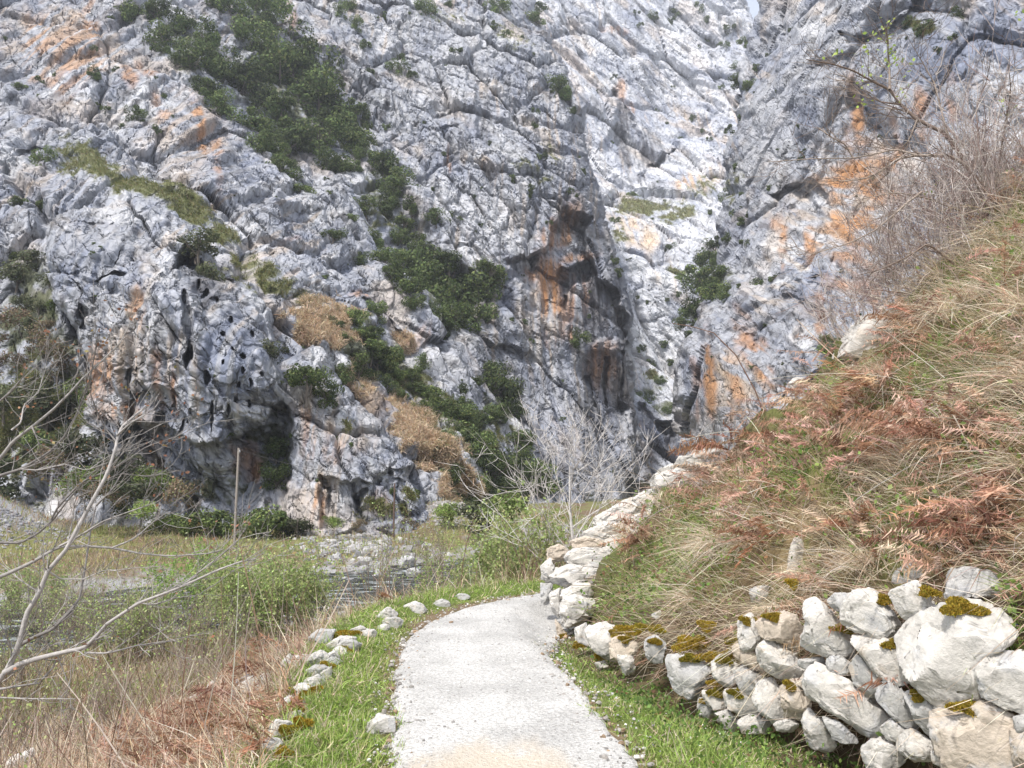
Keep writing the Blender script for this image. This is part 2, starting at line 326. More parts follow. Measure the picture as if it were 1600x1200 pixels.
# right wall of the gorge
layer("right_cliff", [(1196, -80), (1186, 20), (1158, 100), (1146, 190), (1132, 270), (1128, 340), (1112, 420), (1090, 470), (1072, 500), (1060, 560), (1058, 640), (1064, 720), (1064, 900), (1800, 900), (1800, -80)],
      [(1190, 0, 200), (1146, 200, 185), (1112, 420, 162), (1062, 580, 140), (1062, 720, 134), (1300, 100, 146), (1300, 300, 132), (1250, 500, 112), (1180, 620, 108), (1500, 100, 106), (1640, 0, 100),
       (1500, 400, 92), (1660, 300, 80), (1400, 0, 125), (1400, 600, 90), (1660, 700, 70)],
      (1040, 1680, -70, 760), 1.7, 1.15, 74,
      insets=[([(1190, 300), (1230, 285), (1262, 270), (1288, 300), (1292, 345), (1270, 330), (1235, 318), (1200, 308)], 3.5, 5),
              ([(1310, 50), (1350, 52), (1400, 20), (1450, -30), (1470, -20), (1420, 45), (1370, 68), (1325, 66)], 3.5, 5),
              ([(1210, 330), (1280, 345), (1295, 400), (1290, 520), (1330, 520), (1400, 400), (1370, 160), (1330, 120), (1290, 200), (1272, 260)], 2.2, 14),
              ([(1205, 444), (1290, 424), (1292, 430), (1210, 452)], 1.5, 4), ([(1340, 165), (1375, 160), (1360, 182), (1345, 182)], 1.5, 4),
              ([(1160, 520), (1200, 500), (1215, 540), (1180, 560)], 1.6, 8)],
      marks=dict(smooth=[(1330, 300, 90, 220, 0, 1), (1115, 590, 60, 100, 0, 1), (1470, 150, 120, 120, 0, .9), (1190, 590, 60, 70, 0, .7), (1270, 440, 60, 70, 0, .6)], orange=[(1320, 290, 50, 90, 8, 1.), (1350, 330, 40, 90, 0, .9), (1390, 260, 16, 80, 0, .8), (1330, 170, 10, 70, 0, .9), (1435, 180, 10, 55, 0, .75), (1480, 160, 8, 40, 0, .6), (1330, 390, 30, 55, 0, .7), (1320, 440, 40, 20, 0, .7), (1108, 580, 13, 70, 0, .95),
                         (1175, 545, 22, 70, -25, .85), (1145, 620, 14, 60, 0, .7), (1085, 600, 7, 60, 0, .5), (1218, 380, 6, 40, 0, .8), (1258, 380, 8, 40, 0, .8), (1280, 500, 8, 50, 0, .7), (1390, 330, 14, 60, 0, .6), (1210, 345, 12, 18, 0, .6), (1362, 430, 16, 60, 0, .6)],
                 tan=[(1150, 600, 50, 60, 0, .7), (1310, 330, 60, 80, 0, .7), (1370, 250, 40, 60, 0, .5)],
                 blue=[(1450, 80, 110, 60, 0, .8), (1260, 420, 50, 60, 0, .7), (1085, 590, 22, 60, 0, .75), (1350, 420, 30, 50, 0, .6), (1250, 170, 40, 60, 0, .5), (1560, 60, 60, 60, 0, .8), (1345, 30, 30, 20, 0, .5)],
                 dark=[(1240, 295, 40, 10, 10, .8), (1276, 330, 14, 20, 0, .9), (1345, 60, 34, 8, 0, .8), (1300, 165, 4, 20, 0, .7), (1552, 40, 20, 14, 0, .5), (1410, 325, 8, 10, 0, .6)],  # shadow under the overhangs painted in, plus some dark stains
                 light=[(1200, 200, 40, 100, 10, .5), (1170, 420, 40, 40, 0, .5), (1240, 50, 40, 40, 0, .4)],
                 olive=[(1410, 35, 24, 8, 0, .6), (1440, 48, 20, 8, -20, .7), (1298, 535, 26, 14, 0, .6), (1140, 290, 14, 30, 10, .45)],
                 green=[(1490, 12, 20, 6, -30, .6), (1150, 130, 12, 10, 0, .6), (1120, 430, 22, 30, 30, .6)]),
      jag=9, thick=40, seed=5, bluish=.62, streak=1.8, vert=.9, lightness=1.0, aniso=2.4, crumple=.42, roll=(12, 16))

# the great cliff left of the gorge, with the diagonal gully and the grassy terrace
layer("gorge_cliff", [(-200, -80), (800, -80), (838, 10), (858, 70), (884, 112), (905, 170), (922, 250), (944, 310), (956, 360), (970, 410), (984, 470), (987, 530), (994, 590), (990, 640), (1004, 690), (1012, 760), (1012, 900), (-200, 900)],
      [(985, 500, 172), (990, 650, 166), (960, 400, 174), (920, 270, 182), (870, 100, 215), (830, 0, 240), (800, 500, 150), (800, 650, 138), (800, 780, 116), (1000, 780, 150), (900, 650, 150), (900, 780, 128), (700, 300, 166), (650, 100, 200),
       (750, 0, 232), (600, 500, 118), (610, 650, 98), (690, 790, 84), (500, 350, 134), (400, 200, 146), (300, 100, 152), (450, 30, 190), (200, 0, 166), (0, 0, 150), (0, 200, 118), (100, 250, 108), (180, 285, 101), (350, 330, 106),
       (450, 430, 100), (330, 360, 92), (0, 330, 94), (0, 500, 82), (0, 700, 72), (100, 600, 74), (200, 720, 70), (300, 800, 68), (550, 560, 96), (480, 520, 90), (600, 700, 86), (250, 220, 124), (640, 800, 80), (350, 240, 132), (-100, 400, 84),
       (760, 700, 112), (850, 380, 164), (680, 480, 134), (680, 620, 112)],
      (-90, 1030, -70, 860), 1.6, 1.25, -58,
      insets=[([(872, 425), (885, 412), (925, 402), (945, 425), (962, 445), (978, 480), (982, 520), (976, 533), (925, 535), (905, 520), (880, 480)], 9, 7),
              ([(785, 404), (830, 392), (850, 385), (868, 350), (880, 320), (905, 322), (925, 345), (925, 395), (945, 425), (900, 450), (872, 500), (840, 500), (815, 440)], 7, 10),
              ([(905, 545), (975, 540), (985, 600), (980, 700), (950, 730), (925, 680), (915, 600)], 5, 14),
              ([(945, 555), (953, 555), (955, 640), (947, 640)], 5, 4), ([(968, 545), (978, 545), (978, 640), (970, 650)], 5, 4), ([(915, 590), (930, 580), (935, 660), (922, 670)], 4, 5),
              ([(330, 100), (450, 60), (560, 160), (590, 230), (640, 290), (700, 400), (770, 430), (780, 480), (700, 500), (620, 440), (560, 290), (480, 280), (370, 200)], 7, 30),
              ([(740, 120), (760, 110), (775, 180), (765, 240), (745, 220)], 4, 10), ([(690, 200), (720, 190), (730, 240), (700, 260)], 3, 8),
              ([(30, 260), (60, 210), (45, 200), (5, 240), (-10, 300)], 4, 8),
              ([(560, 470), (600, 480), (640, 530), (620, 540), (575, 505)], 3, 6)],
      marks=dict(smooth=[(120, 80, 150, 100, 0, 1), (310, 210, 60, 120, -20, 1), (370, 260, 40, 90, -10, .9), (470, 40, 50, 70, 0, .7), (845, 470, 50, 90, 0, .9), (930, 480, 60, 70, 0, 1), (940, 640, 60, 100, 0, .7)], orange=[(120, 90, 50, 70, 0, .55), (60, 60, 24, 60, 0, .55), (140, 30, 20, 60, 0, .6), (230, 110, 40, 14, 40, .6), (205, 120, 14, 26, -20, .7), (310, 200, 9, 60, -15, .85), (335, 260, 10, 60, 0, .6), (250, 170, 12, 40, -20, .6), (860, 440, 24, 70, -5, 1.), (880, 355, 22, 45, 20, .95), (905, 400, 40, 10, -10, .8),
                         (900, 470, 24, 40, 20, .7), (945, 570, 18, 40, 0, .85), (900, 520, 10, 20, 0, .7), (830, 430, 14, 20, 0, .8), (700, 255, 4, 28, 0, .7), (440, 385, 24, 16, -20, .35), (455, 30, 10, 60, 0, .5), (870, 520, 16, 30, 0, .5), (560, 465, 22, 8, 0, .7), (660, 530, 14, 20, 0, .4)],
                 tan=[(300, 210, 70, 90, 0, .5), (100, 60, 120, 70, 0, .6), (845, 480, 30, 50, 0, .7)],
                 dark=[(938, 475, 42, 62, 25, .97), (910, 390, 36, 10, -15, .7), (880, 330, 16, 36, 20, .75), (955, 600, 40, 75, 0, .55), (975, 590, 9, 70, 0, .8), (920, 640, 20, 70, 0, .5), (755, 180, 12, 60, 0, .5), (870, 730, 80, 50, 0, .6), (930, 700, 40, 50, 0, .7), (960, 620, 30, 90, 0, .5), (710, 240, 30, 30, 0, .45), (70, 160, 50, 8, -4, .4), (815, 400, 36, 8, -12, .7), (250, 290, 20, 10, 0, .3), (330, 330, 40, 8, 40, .5), (905, 340, 12, 40, 0, .6)],  # cave and roof shade painted in, beside dark rock and streaks
                 blue=[(60, 110, 80, 40, 0, .5), (380, 240, 30, 80, -15, .7), (330, 170, 60, 60, 40, .5), (800, 450, 20, 50, 0, .7), (520, 400, 80, 50, 0, .5), (690, 260, 40, 40, 0, .6), (880, 600, 60, 90, 0, .45), (500, 170, 30, 60, 0, .6), (620, 250, 50, 40, 30, .4)],
                 light=[(760, 330, 60, 60, 40, .7), (690, 120, 70, 50, 0, .5), (480, 300, 50, 40, 0, .5), (740, 60, 60, 30, 40, .6), (650, 590, 30, 50, -35, .6), (20, 250, 14, 50, 15, .8), (160, 260, 18, 60, -40, .3)],
                 straw=[(500, 500, 62, 36, 20, 1.), (630, 530, 30, 14, 30, .7), (650, 680, 34, 70, -38, 1.), (720, 760, 60, 34, 30, 1.), (620, 640, 20, 30, 0, .8), (690, 720, 40, 30, 0, .9), (560, 600, 40, 40, 0, .5)],
                 olive=[(130, 250, 60, 30, 25, .9), (200, 290, 70, 22, 20, 1.), (290, 320, 60, 22, 22, 1.), (350, 355, 30, 22, 40, .9), (430, 440, 40, 20, 40, .8), (480, 470, 40, 14, 30, .7), (390, 410, 34, 18, 45, .7), (700, 660, 40, 50, 45, .7), (760, 700, 40, 60, 30, .6), (640, 600, 50, 30, 35, .8), (830, 270, 40, 12, 30, .4), (860, 235, 30, 14, 40, .4), (600, 340, 40, 30, 40, .5), (700, 30, 30, 14, 0, .4), (800, 60, 40, 20, 40, .4), (40, 640, 120, 90, 0, .8), (30, 760, 60, 20, 0, .6), (810, 760, 50, 40, 0, .8)],
                 green=[(450, 150, 110, 60, 40, .85), (600, 300, 40, 50, 40, .6), (700, 450, 80, 50, 25, .7), (300, 70, 60, 40, 40, .8), (570, 540, 60, 40, 40, .8), (40, 480, 80, 80, 0, .8), (60, 560, 90, 60, 0, .7), (220, 720, 110, 60, 0, .8), (780, 640, 30, 50, 40, .8), (600, 580, 50, 25, 30, .7)],
                 brown=[(150, 720, 80, 40, 0, .6), (570, 630, 50, 30, 30, .6), (80, 160, 60, 20, 0, .35), (895, 345, 20, 40, 20, .3)]),
      jag=8, thick=40, seed=11, bluish=.55, streak=1.2, vert=.8, lightness=1.0, roll=(16, 20), aniso=1.8)

# the lower buttress in front of it, by the river flat
HOLES = [(323, 590, 7, 16), (357, 637, 4, 20), (330, 655, 5, 32), (380, 555, 6, 6), (363, 497, 5, 8), (348, 567, 4, 7), (302, 550, 4, 18), (293, 562, 4, 26), (392, 600, 4, 10), (391, 630, 4, 7), (363, 547, 4, 5), (378, 580, 4, 6),
         (248, 653, 8, 11), (320, 465, 6, 14), (338, 468, 7, 6), (283, 665, 4, 16), (270, 628, 4, 16), (213, 580, 4, 9), (200, 590, 5, 14), (395, 518, 4, 6), (374, 600, 3, 5), (410, 585, 4, 6), (350, 520, 3, 5), (310, 445, 4, 8), (372, 625, 4, 6)]
def oval(cx, cy, rx, ry): return [(cx + rx * math.cos(t) * (1 + .2 * math.sin(3 * t + cx)), cy + ry * math.sin(t)) for t in np.linspace(0, 2 * math.pi, 9)[:-1]]
layer("buttress_cliff", [(66, 900), (118, 700), (150, 610), (128, 520), (84, 470), (66, 400), (70, 350), (120, 326), (195, 316), (262, 338), (300, 372), (352, 420), (392, 452), (425, 476), (438, 520), (446, 560), (470, 552), (492, 540),
                         (516, 552), (522, 580), (556, 620), (584, 642), (606, 668), (624, 700), (645, 722), (640, 740), (664, 770), (668, 792), (700, 812), (720, 900)],
      [(100, 340, 74), (200, 330, 76), (270, 360, 77), (350, 430, 75), (430, 490, 74), (100, 450, 68), (200, 450, 67), (300, 450, 67), (400, 550, 66), (200, 600, 65), (300, 600, 63), (430, 620, 67), (330, 690, 63), (250, 700, 66), (480, 560, 72),
       (520, 590, 74), (600, 680, 72), (660, 790, 68), (500, 700, 67), (440, 700, 70), (560, 760, 65), (480, 800, 64), (400, 800, 66), (300, 800, 67), (150, 700, 70), (640, 840, 66), (500, 860, 63), (120, 860, 68)],
      (60, 730, 300, 860), 1.7, .62, -48,
      insets=[(oval(h[0], h[1], h[2] * .85, h[3] * .9), 1.6, 2.5) for h in HOLES] + [
              ([(146, 436), (160, 424), (180, 418), (203, 421), (206, 426), (180, 427), (160, 434), (150, 440)], 1.2, 3), ([(182, 448), (212, 438), (214, 442), (190, 452)], .8, 3),
              ([(265, 400), (290, 380), (340, 420), (370, 440), (350, 455), (310, 470), (290, 440)], 2.8, 10), ([(287, 440), (296, 470), (300, 520), (306, 545), (296, 580), (288, 530), (280, 470)], 1.8, 5),
              ([(195, 662), (235, 655), (270, 668), (300, 690), (340, 694), (382, 684), (420, 650), (446, 622), (462, 660), (455, 740), (440, 900), (180, 900)], 2.6, 6),
              ([(500, 742), (535, 748), (575, 752), (600, 735), (640, 750), (628, 776), (650, 812), (600, 822), (500, 830), (494, 780)], 1.6, 8), ([(510, 760), (520, 758), (518, 800), (512, 800)], 1.2, 5), ([(548, 775), (572, 768), (566, 806), (552, 800)], 1.4, 5),
              ([(120, 470), (140, 480), (138, 520), (124, 515)], 1.5, 5), ([(600, 735), (640, 722), (646, 732), (610, 745)], 1.2, 4), ([(80, 350), (140, 340), (180, 345), (178, 350), (130, 350)], .8, 4)],
      marks=dict(smooth=[(345, 570, 90, 110, 0, 1), (140, 400, 70, 50, 0, .8), (200, 600, 60, 60, 0, .6)], orange=[(215, 480, 14, 34, 0, .55), (160, 580, 30, 40, 0, .7), (180, 640, 34, 16, 0, .55), (210, 650, 26, 14, 0, .6), (270, 610, 8, 40, 0, .7), (248, 590, 8, 50, 0, .5), (385, 720, 24, 30, 0, .7), (480, 680, 14, 50, 0, .6), (498, 790, 14, 40, 0, .8), (530, 700, 30, 30, 0, .3), (405, 735, 16, 24, 0, .8), (590, 790, 22, 30, 0, .35)],
                 tan=[(190, 560, 50, 60, 0, .6), (210, 480, 14, 40, 0, .6), (490, 640, 40, 60, 0, .5), (560, 680, 40, 30, 0, .4), (498, 770, 30, 60, 0, .6)],
                 blue=[(350, 560, 80, 90, 0, .9), (130, 430, 60, 40, 0, .7), (250, 470, 60, 40, 0, .5), (410, 580, 30, 60, 0, .6), (200, 440, 60, 20, 0, .6), (570, 720, 30, 30, 0, .5), (340, 660, 60, 30, 0, .7)],
                 dark=[(320, 440, 40, 30, 40, .75), (240, 530, 40, 10, 0, .4), (293, 540, 10, 60, 0, .6), (545, 790, 40, 26, 0, .6), (350, 688, 70, 8, -8, .5)],  # painted shade in the hollows and beneath the overhang
                 light=[(190, 335, 60, 14, 10, .9), (300, 380, 30, 10, 40, .5), (410, 470, 30, 12, 40, .8), (500, 560, 20, 20, 30, .9), (580, 650, 30, 14, 35, .8), (298, 640, 4, 36, 0, .9), (640, 780, 20, 20, 30, .7), (160, 370, 60, 20, 0, .4)],  # pale rock, and sunlit top edges painted along the crest
                 olive=[(380, 440, 40, 12, 40, .5), (540, 660, 20, 10, 30, .5), (640, 770, 14, 10, 30, .6), (590, 800, 40, 20, 0, .6)],
                 green=[(430, 700, 30, 60, 0, .7), (330, 770, 80, 40, 0, .6)]),
      jag=5, thick=22, band=10, roll=(3.0, 14), seed=23, bluish=.6, streak=1.4, vert=.75, lightness=.95, aniso=2.0)
# ------------------------------------------------------------------ ground: one sheet from under the camera to behind the cliffs
PATH = [(.45, -6), (.3, -2), (.25, 2), (.14, 4.2), (-.2, 6), (-.55, 7.5), (-.6, 8.6), (-.35, 9.5), (.3, 10.05), (1.2, 10.4), (2.5, 10.9), (4, 11.8), (7, 13.8), (11, 17), (16, 22), (24, 32)]
WALL = [(6.5, -4), (4.2, 1.2), (3.4, 2.6), (2.6, 3.4), (2.2, 3.95), (1.76, 4.7), (1.37, 5.5), (.83, 6.6), (.53, 8), (.42, 9.0), (.62, 9.45), (1.5, 9.75), (2.6, 10.1), (4.2, 11.0), (7, 12.9), (11, 16.0), (16, 20.7), (24, 30)]
def path_frame(line, n):
    line = np.asarray(line, float); seg = np.hypot(*(line[1:] - line[:-1]).T); t = np.r_[0, np.cumsum(seg)]
    # smooth resample
    tt = np.linspace(0, t[-1], n); x = np.interp(tt, t, line[:, 0]); y = np.interp(tt, t, line[:, 1])
    k = 9
    for _ in range(3):
        xp = np.convolve(np.pad(x, k, mode='edge'), np.ones(2 * k + 1) / (2 * k + 1), 'valid'); yp = np.convolve(np.pad(y, k, mode='edge'), np.ones(2 * k + 1) / (2 * k + 1), 'valid'); x, y = xp, yp
    tx = np.gradient(x); ty = np.gradient(y); l = np.hypot(tx, ty)
    return x, y, ty / l, -tx / l
_x, _y, _, _ = path_frame(PATH, 420); PATH = [(float(a), float(b)) for a, b in zip(_x[::9], _y[::9])]
RIVER = [(40, 110), (22, 84), (8, 60), (-2, 47), (-8, 42), (-15, 37), (-21, 31.5), (-30, 25), (-48, 18), (-80, 10)]
WATERZ = -4.55
def _wallh(al): return np.interp(al, [0, 6, 7.5, 8.6, 9.6, 10.6, 12, 13.3, 14.3, 15.5, 20, 40], [1.3, 1.15, 1.1, 1.0, .75, .5, .34, .3, .55, .6, .6, .6])
def ground_z(X, Y, detail=True):
    X = np.asarray(X, float); Y = np.asarray(Y, float)
    s, _ = segdist(X, Y, PATH); w, wal = segdist(X, Y, WALL); r, _ = segdist(X, Y, RIVER); r = np.abs(r)
    P0 = np.stack([X, Y, X * 0], -1); nz = fbm(P0 * .8, 4, 3); nb = fbm(P0 * .09, 3, 9)
    L = -s
    z = np.where(L > 1.4, -.62 * np.clip(L - 1.4, 0, 2.2) - .34 * np.clip(L - 3.6, 0, 7.0), 0) * 1.0
    z = z + sst(.72, 1.1, L) * sst(2.0, 1.2, L) * .05
    far = sst(3, 9, L)
    z = z + far * nb * .6
    z = z * 1.0
    bank = sst(11.5, 7.0, r + nb * 3)
    z = z * (1 - bank) + (-4.35 - .9 * sst(7.6, 5.0, r + nb * 2)) * bank
    z = z + sst(55, 75, Y) * (1 - sst(.5, 1.2, s)) * .8
    z = z + 5.6 * np.exp(-(((X + 45) / 8.5) ** 2 + ((Y - 58) / 7) ** 2))           # heap of scree on the left
    z = z + 1.7 * np.exp(-(((X + 6.0) / 4.0) ** 2 + ((Y - 76) / 7) ** 2))             # small scree fan by the gully's foot
    h = _wallh(wal); right = np.where(s > 0, 1, 0)
    hill = h * sst(.34, .56, w) + 1.10 * np.clip(w - .5, 0, 7.7) + .5 * np.clip(w - 8.2, 0, 40)
    hill = hill + sst(.2, 1.2, w) * (fbm(P0 * .55, 3, 15) * .34 + fbm(P0 * 1.7, 3, 16) * .34)
    z = np.where(w > 0, hill, z)
    z = z - np.where(s > 0, .14 * sst(-.55, -.1, w) * sst(.45, .3, w), 0)
    if detail: z = z + nz * .05 * sst(.75, 1.6, np.abs(s)) * np.where(w > 0, 1.2, 1) + nz * .012
    return z
def ground_hit(px, py, y0=2.0, y1=60):
    """where the ground lies at a place of the picture"""
    Ys = np.exp(np.linspace(np.log(y0), np.log(y1), 700)); P = at(np.full(700, px), np.full(700, py), Ys); u = ground_z(P[:, 0], P[:, 1]) >= P[:, 2]
    return float(Ys[np.argmax(u)]) if u.any() else None
def _ground_grid():
    Yp = np.exp(np.linspace(np.log(1.6), np.log(420), 520)); Yv = Yp - 3.2
    U = np.linspace(-1.35, 1.35, 620); U = np.sign(U) * np.abs(U) ** 1.15
    X = U[None, :] * Yp[:, None]; Y = np.repeat(Yv[:, None], len(U), 1)
    return X, Y
GX, GY = _ground_grid(); GZ = ground_z(GX, GY)
_s, _ = segdist(GX, GY, PATH); _w, _ = segdist(GX, GY, WALL); _r, _ = segdist(GX, GY, RIVER)
_P = np.stack([GX, GY, GZ], -1)
def _c(*a): return np.array(a)
n1 = fbm(_P * .5, 4, 5); n2 = fbm(_P * 2.2, 4, 6); n3 = fbm(_P * .12, 3, 8)
gc = np.broadcast_to(_c(.17, .125, .08), _P.shape).copy()
def _mx(c, k, m): return c * (1 - m[..., None]) + np.array(k) * m[..., None]
gc = _mx(gc, (.21, .16, .085), sst(-.2, .5, n1)); gc = _mx(gc, (.10, .13, .035), .75 * sst(.0, .5, n2 + n3))
gc = _mx(gc, (.19, .20, .075), sst(46, 54, GY) * sst(-.4, .3, n1 + n3) * .9)
gc = _mx(gc, (.12, .16, .04), sst(.7, .8, np.abs(_s)) * sst(1.7, 1.3, np.abs(_s)) * (GY < 16))
gc = _mx(gc, (.30, .30, .30), sst(11, 8.0, np.abs(_r) + n1 * 3) * sst(-.3, .2, n2 + .15))
gc = _mx(gc, (.34, .34, .35), sst(.8, 2.2, 5.6 * np.exp(-(((GX + 45) / 8.5) ** 2 + ((GY - 58) / 7) ** 2)) + n2 * .6))
gc = _mx(gc, (.33, .32, .31), sst(.6, 1.3, 1.7 * np.exp(-(((GX + 6) / 4.0) ** 2 + ((GY - 76) / 7) ** 2)) + n2 * .5))
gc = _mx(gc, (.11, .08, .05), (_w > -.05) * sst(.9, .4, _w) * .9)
nr, ncl = GX.shape; idx = np.arange(nr * ncl).reshape(nr, ncl)
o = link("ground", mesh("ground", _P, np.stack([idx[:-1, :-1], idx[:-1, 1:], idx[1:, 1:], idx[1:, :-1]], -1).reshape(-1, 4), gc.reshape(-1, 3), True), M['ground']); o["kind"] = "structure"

# gravel path
px_, py_, nx_, ny_ = path_frame(PATH, 420)
ku = np.linspace(-1, 1, 33)
ed = np.stack([px_ * 2.2, py_ * 2.2, px_ * 0], -1); eL = .69 + .06 * fbm(ed, 3, 71); eR = .70 + .06 * fbm(ed, 3, 72)
off = np.where(ku[None] < 0, ku[None] * eL[:, None], ku[None] * eR[:, None])
PXw = px_[:, None] + nx_[:, None] * off; PYw = py_[:, None] + ny_[:, None] * off
PZw = ground_z(PXw, PYw, False) + .022 + .012 * (1 - ku[None] ** 2) - .03 * (np.abs(ku[None]) > .97) + .006 * fbm(np.stack([PXw, PYw, PXw * 0], -1) * 3, 3, 77)
idx = np.arange(PXw.size).reshape(PXw.shape)
pm = bpy.data.materials.new("gravel_path"); pm.use_nodes = True; N = pm.node_tree.nodes; Lk = pm.node_tree.links; b = N["Principled BSDF"]; b.inputs["Roughness"].default_value = .95; b.inputs["Specular IOR Level"].default_value = .1
geo = N.new("ShaderNodeNewGeometry")
vo = N.new("ShaderNodeTexVoronoi"); vo.inputs["Scale"].default_value = 90; Lk.new(geo.outputs["Position"], vo.inputs["Vector"])
vg = N.new("ShaderNodeTexVoronoi"); vg.inputs["Scale"].default_value = 38; Lk.new(geo.outputs["Position"], vg.inputs["Vector"])
nz = N.new("ShaderNodeTexNoise"); nz.inputs["Scale"].default_value = 1.6; nz.inputs["Detail"].default_value = 6; Lk.new(geo.outputs["Position"], nz.inputs["Vector"])
cr = N.new("ShaderNodeValToRGB"); cr.color_ramp.elements[0].position = .0; cr.color_ramp.elements[0].color = (.35, .345, .33, 1); cr.color_ramp.elements[1].position = .7; cr.color_ramp.elements[1].color = (.555, .55, .535, 1)
sepc = N.new("ShaderNodeSeparateColor"); Lk.new(vo.outputs["Color"], sepc.inputs[0]); Lk.new(sepc.outputs[0], cr.inputs[0])
dk = N.new("ShaderNodeMapRange"); dk.inputs[1].default_value = .42; dk.inputs[2].default_value = .62; dk.inputs[3].default_value = 1.04; dk.inputs[4].default_value = .83; Lk.new(nz.outputs[0], dk.inputs[0])
sc1 = N.new("ShaderNodeVectorMath"); sc1.operation = 'SCALE'; Lk.new(cr.outputs[0], sc1.inputs[0]); Lk.new(dk.outputs[0], sc1.inputs["Scale"])
at_ = N.new("ShaderNodeAttribute"); at_.attribute_name = "Col"; ss = N.new("ShaderNodeSeparateColor"); Lk.new(at_.outputs["Color"], ss.inputs[0])
mxs = N.new("ShaderNodeMix"); mxs.data_type = 'RGBA'; Lk.new(ss.outputs[0], mxs.inputs[0]); Lk.new(sc1.outputs[0], mxs.inputs[6]); mxs.inputs[7].default_value = (.52, .44, .335, 1)
Lk.new(mxs.outputs[2], b.inputs["Base Color"])
bp = N.new("ShaderNodeBump"); bp.inputs["Distance"].default_value = .005; Lk.new(vo.outputs["Distance"], bp.inputs["Height"]); bp2 = N.new("ShaderNodeBump"); bp2.inputs["Distance"].default_value = .006; Lk.new(vg.outputs["Distance"], bp2.inputs["Height"]); Lk.new(bp.outputs[0], bp2.inputs["Normal"]); Lk.new(bp2.outputs[0], b.inputs["Normal"])
pn = fbm(np.stack([PXw, PYw, PXw * 0], -1) * 4, 3, 55)
sand = .65 * sst(1.3, .5, np.hypot((PXw + .12) / .50, (PYw - 4.2) / .50) + pn * .5 + .3 * fbm(np.stack([PXw, PYw, PXw * 0], -1) * 14, 3, 56))
scol = np.stack([sand, sand * 0, sand * 0], -1)
o = link("path", mesh("path", np.stack([PXw, PYw, PZw], -1), np.stack([idx[:-1, :-1], idx[:-1, 1:], idx[1:, 1:], idx[1:, :-1]], -1).reshape(-1, 4), scol.reshape(-1, 3), True), pm); o["kind"] = "structure"
for p in o.data.polygons[:0]: pass

# river
rx_, ry_, rnx, rny = path_frame(RIVER, 300)
ku = np.linspace(-1, 1, 60) * 10.5
RX = rx_[:, None] + rnx[:, None] * ku; RY = ry_[:, None] + rny[:, None] * ku
RP = np.stack([RX, RY, RX * 0], -1); RZ = WATERZ + .10 * fbm(RP * np.array([.5, 1.2, 1]), 4, 81)
idx = np.arange(RX.size).reshape(RX.shape)
wm = bpy.data.materials.new("river_water"); wm.use_nodes = True; N = wm.node_tree.nodes; Lk = wm.node_tree.links; b = N["Principled BSDF"]
b.inputs["Roughness"].default_value = .12; b.inputs["IOR"].default_value = 1.33
geo = N.new("ShaderNodeNewGeometry"); mp = N.new("ShaderNodeMapping"); mp.inputs["Scale"].default_value = (.55, 1.5, 1); Lk.new(geo.outputs["Position"], mp.inputs[0])
fz = N.new("ShaderNodeTexNoise"); fz.inputs["Scale"].default_value = 1.1; fz.inputs["Detail"].default_value = 9; fz.inputs["Roughness"].default_value = .72; Lk.new(mp.outputs[0], fz.inputs["Vector"])
cr = N.new("ShaderNodeValToRGB"); cr.color_ramp.elements[0].position = .52; cr.color_ramp.elements[0].color = (.03, .036, .03, 1); cr.color_ramp.elements[1].position = .66; cr.color_ramp.elements[1].color = (.6, .66, .68, 1)
Lk.new(fz.outputs[0], cr.inputs[0]); Lk.new(cr.outputs[0], b.inputs["Base Color"])
rr = N.new("ShaderNodeMapRange"); rr.inputs[1].default_value = .5; rr.inputs[2].default_value = .64; rr.inputs[3].default_value = .1; rr.inputs[4].default_value = .7; Lk.new(fz.outputs[0], rr.inputs[0]); Lk.new(rr.outputs[0], b.inputs["Roughness"])
bp = N.new("ShaderNodeBump"); bp.inputs["Distance"].default_value = .25; Lk.new(fz.outputs[0], bp.inputs["Height"]); Lk.new(bp.outputs[0], b.inputs["Normal"])
o = link("river", mesh("river", np.stack([RX, RY, RZ], -1), np.stack([idx[:-1, :-1], idx[:-1, 1:], idx[1:, 1:], idx[1:, :-1]], -1).reshape(-1, 4), None, True), wm); o["kind"] = "structure"
# ------------------------------------------------------------------ stones: outlines seen in the wall, each given its own place and thickness
def wall_depth(px, py, back=0.0, line=WALL):
    """depth at which a ray meets the upright face of the dry stone wall"""
    d = ray(px, py); best = None
    for k in range(len(line) - 1):
        a = np.array(line[k]); e = np.array(line[k + 1]) - a
        det = d[0] * -e[1] + d[1] * e[0]
        if abs(det) < 1e-9: continue
        t = (a[0] * -e[1] + a[1] * e[0]) / det; u = (d[0] * a[1] - d[1] * a[0]) / det
        if t > .3 and -.0 <= u <= 1.0 and (best is None or t < best): best = t
    if best is None: return None
    z = CAMZ + d[2] * best
    return best * d[1] + back + .12 * max(z, 0)
ST_TH = 72
def cube_sphere(n):
    bm = {}; V = []; Fq = []; g = np.linspace(-1, 1, n + 1)
    def vid(p):
        k = tuple(np.round(p, 6))
        if k not in bm: bm[k] = len(V); V.append(p)
        return bm[k]
    for ax in range(3):
        for sg in (-1, 1):
            ids = np.empty((n + 1, n + 1), int)
            for a in range(n + 1):
                for b in range(n + 1):
                    p = [0, 0, 0]; p[ax] = sg; p[(ax + 1) % 3] = math.tan(g[a] * math.pi / 4); p[(ax + 2) % 3] = math.tan(g[b] * math.pi / 4); ids[a, b] = vid(p)
            q = np.stack([ids[:-1, :-1], ids[1:, :-1], ids[1:, 1:], ids[:-1, 1:]], -1).reshape(-1, 4); Fq.append(q if sg > 0 else q[:, ::-1])
    V = np.array(V, float); return V / np.linalg.norm(V, axis=1, keepdims=True), np.concatenate(Fq)
CUBE_V, CUBE_F = cube_sphere(26)
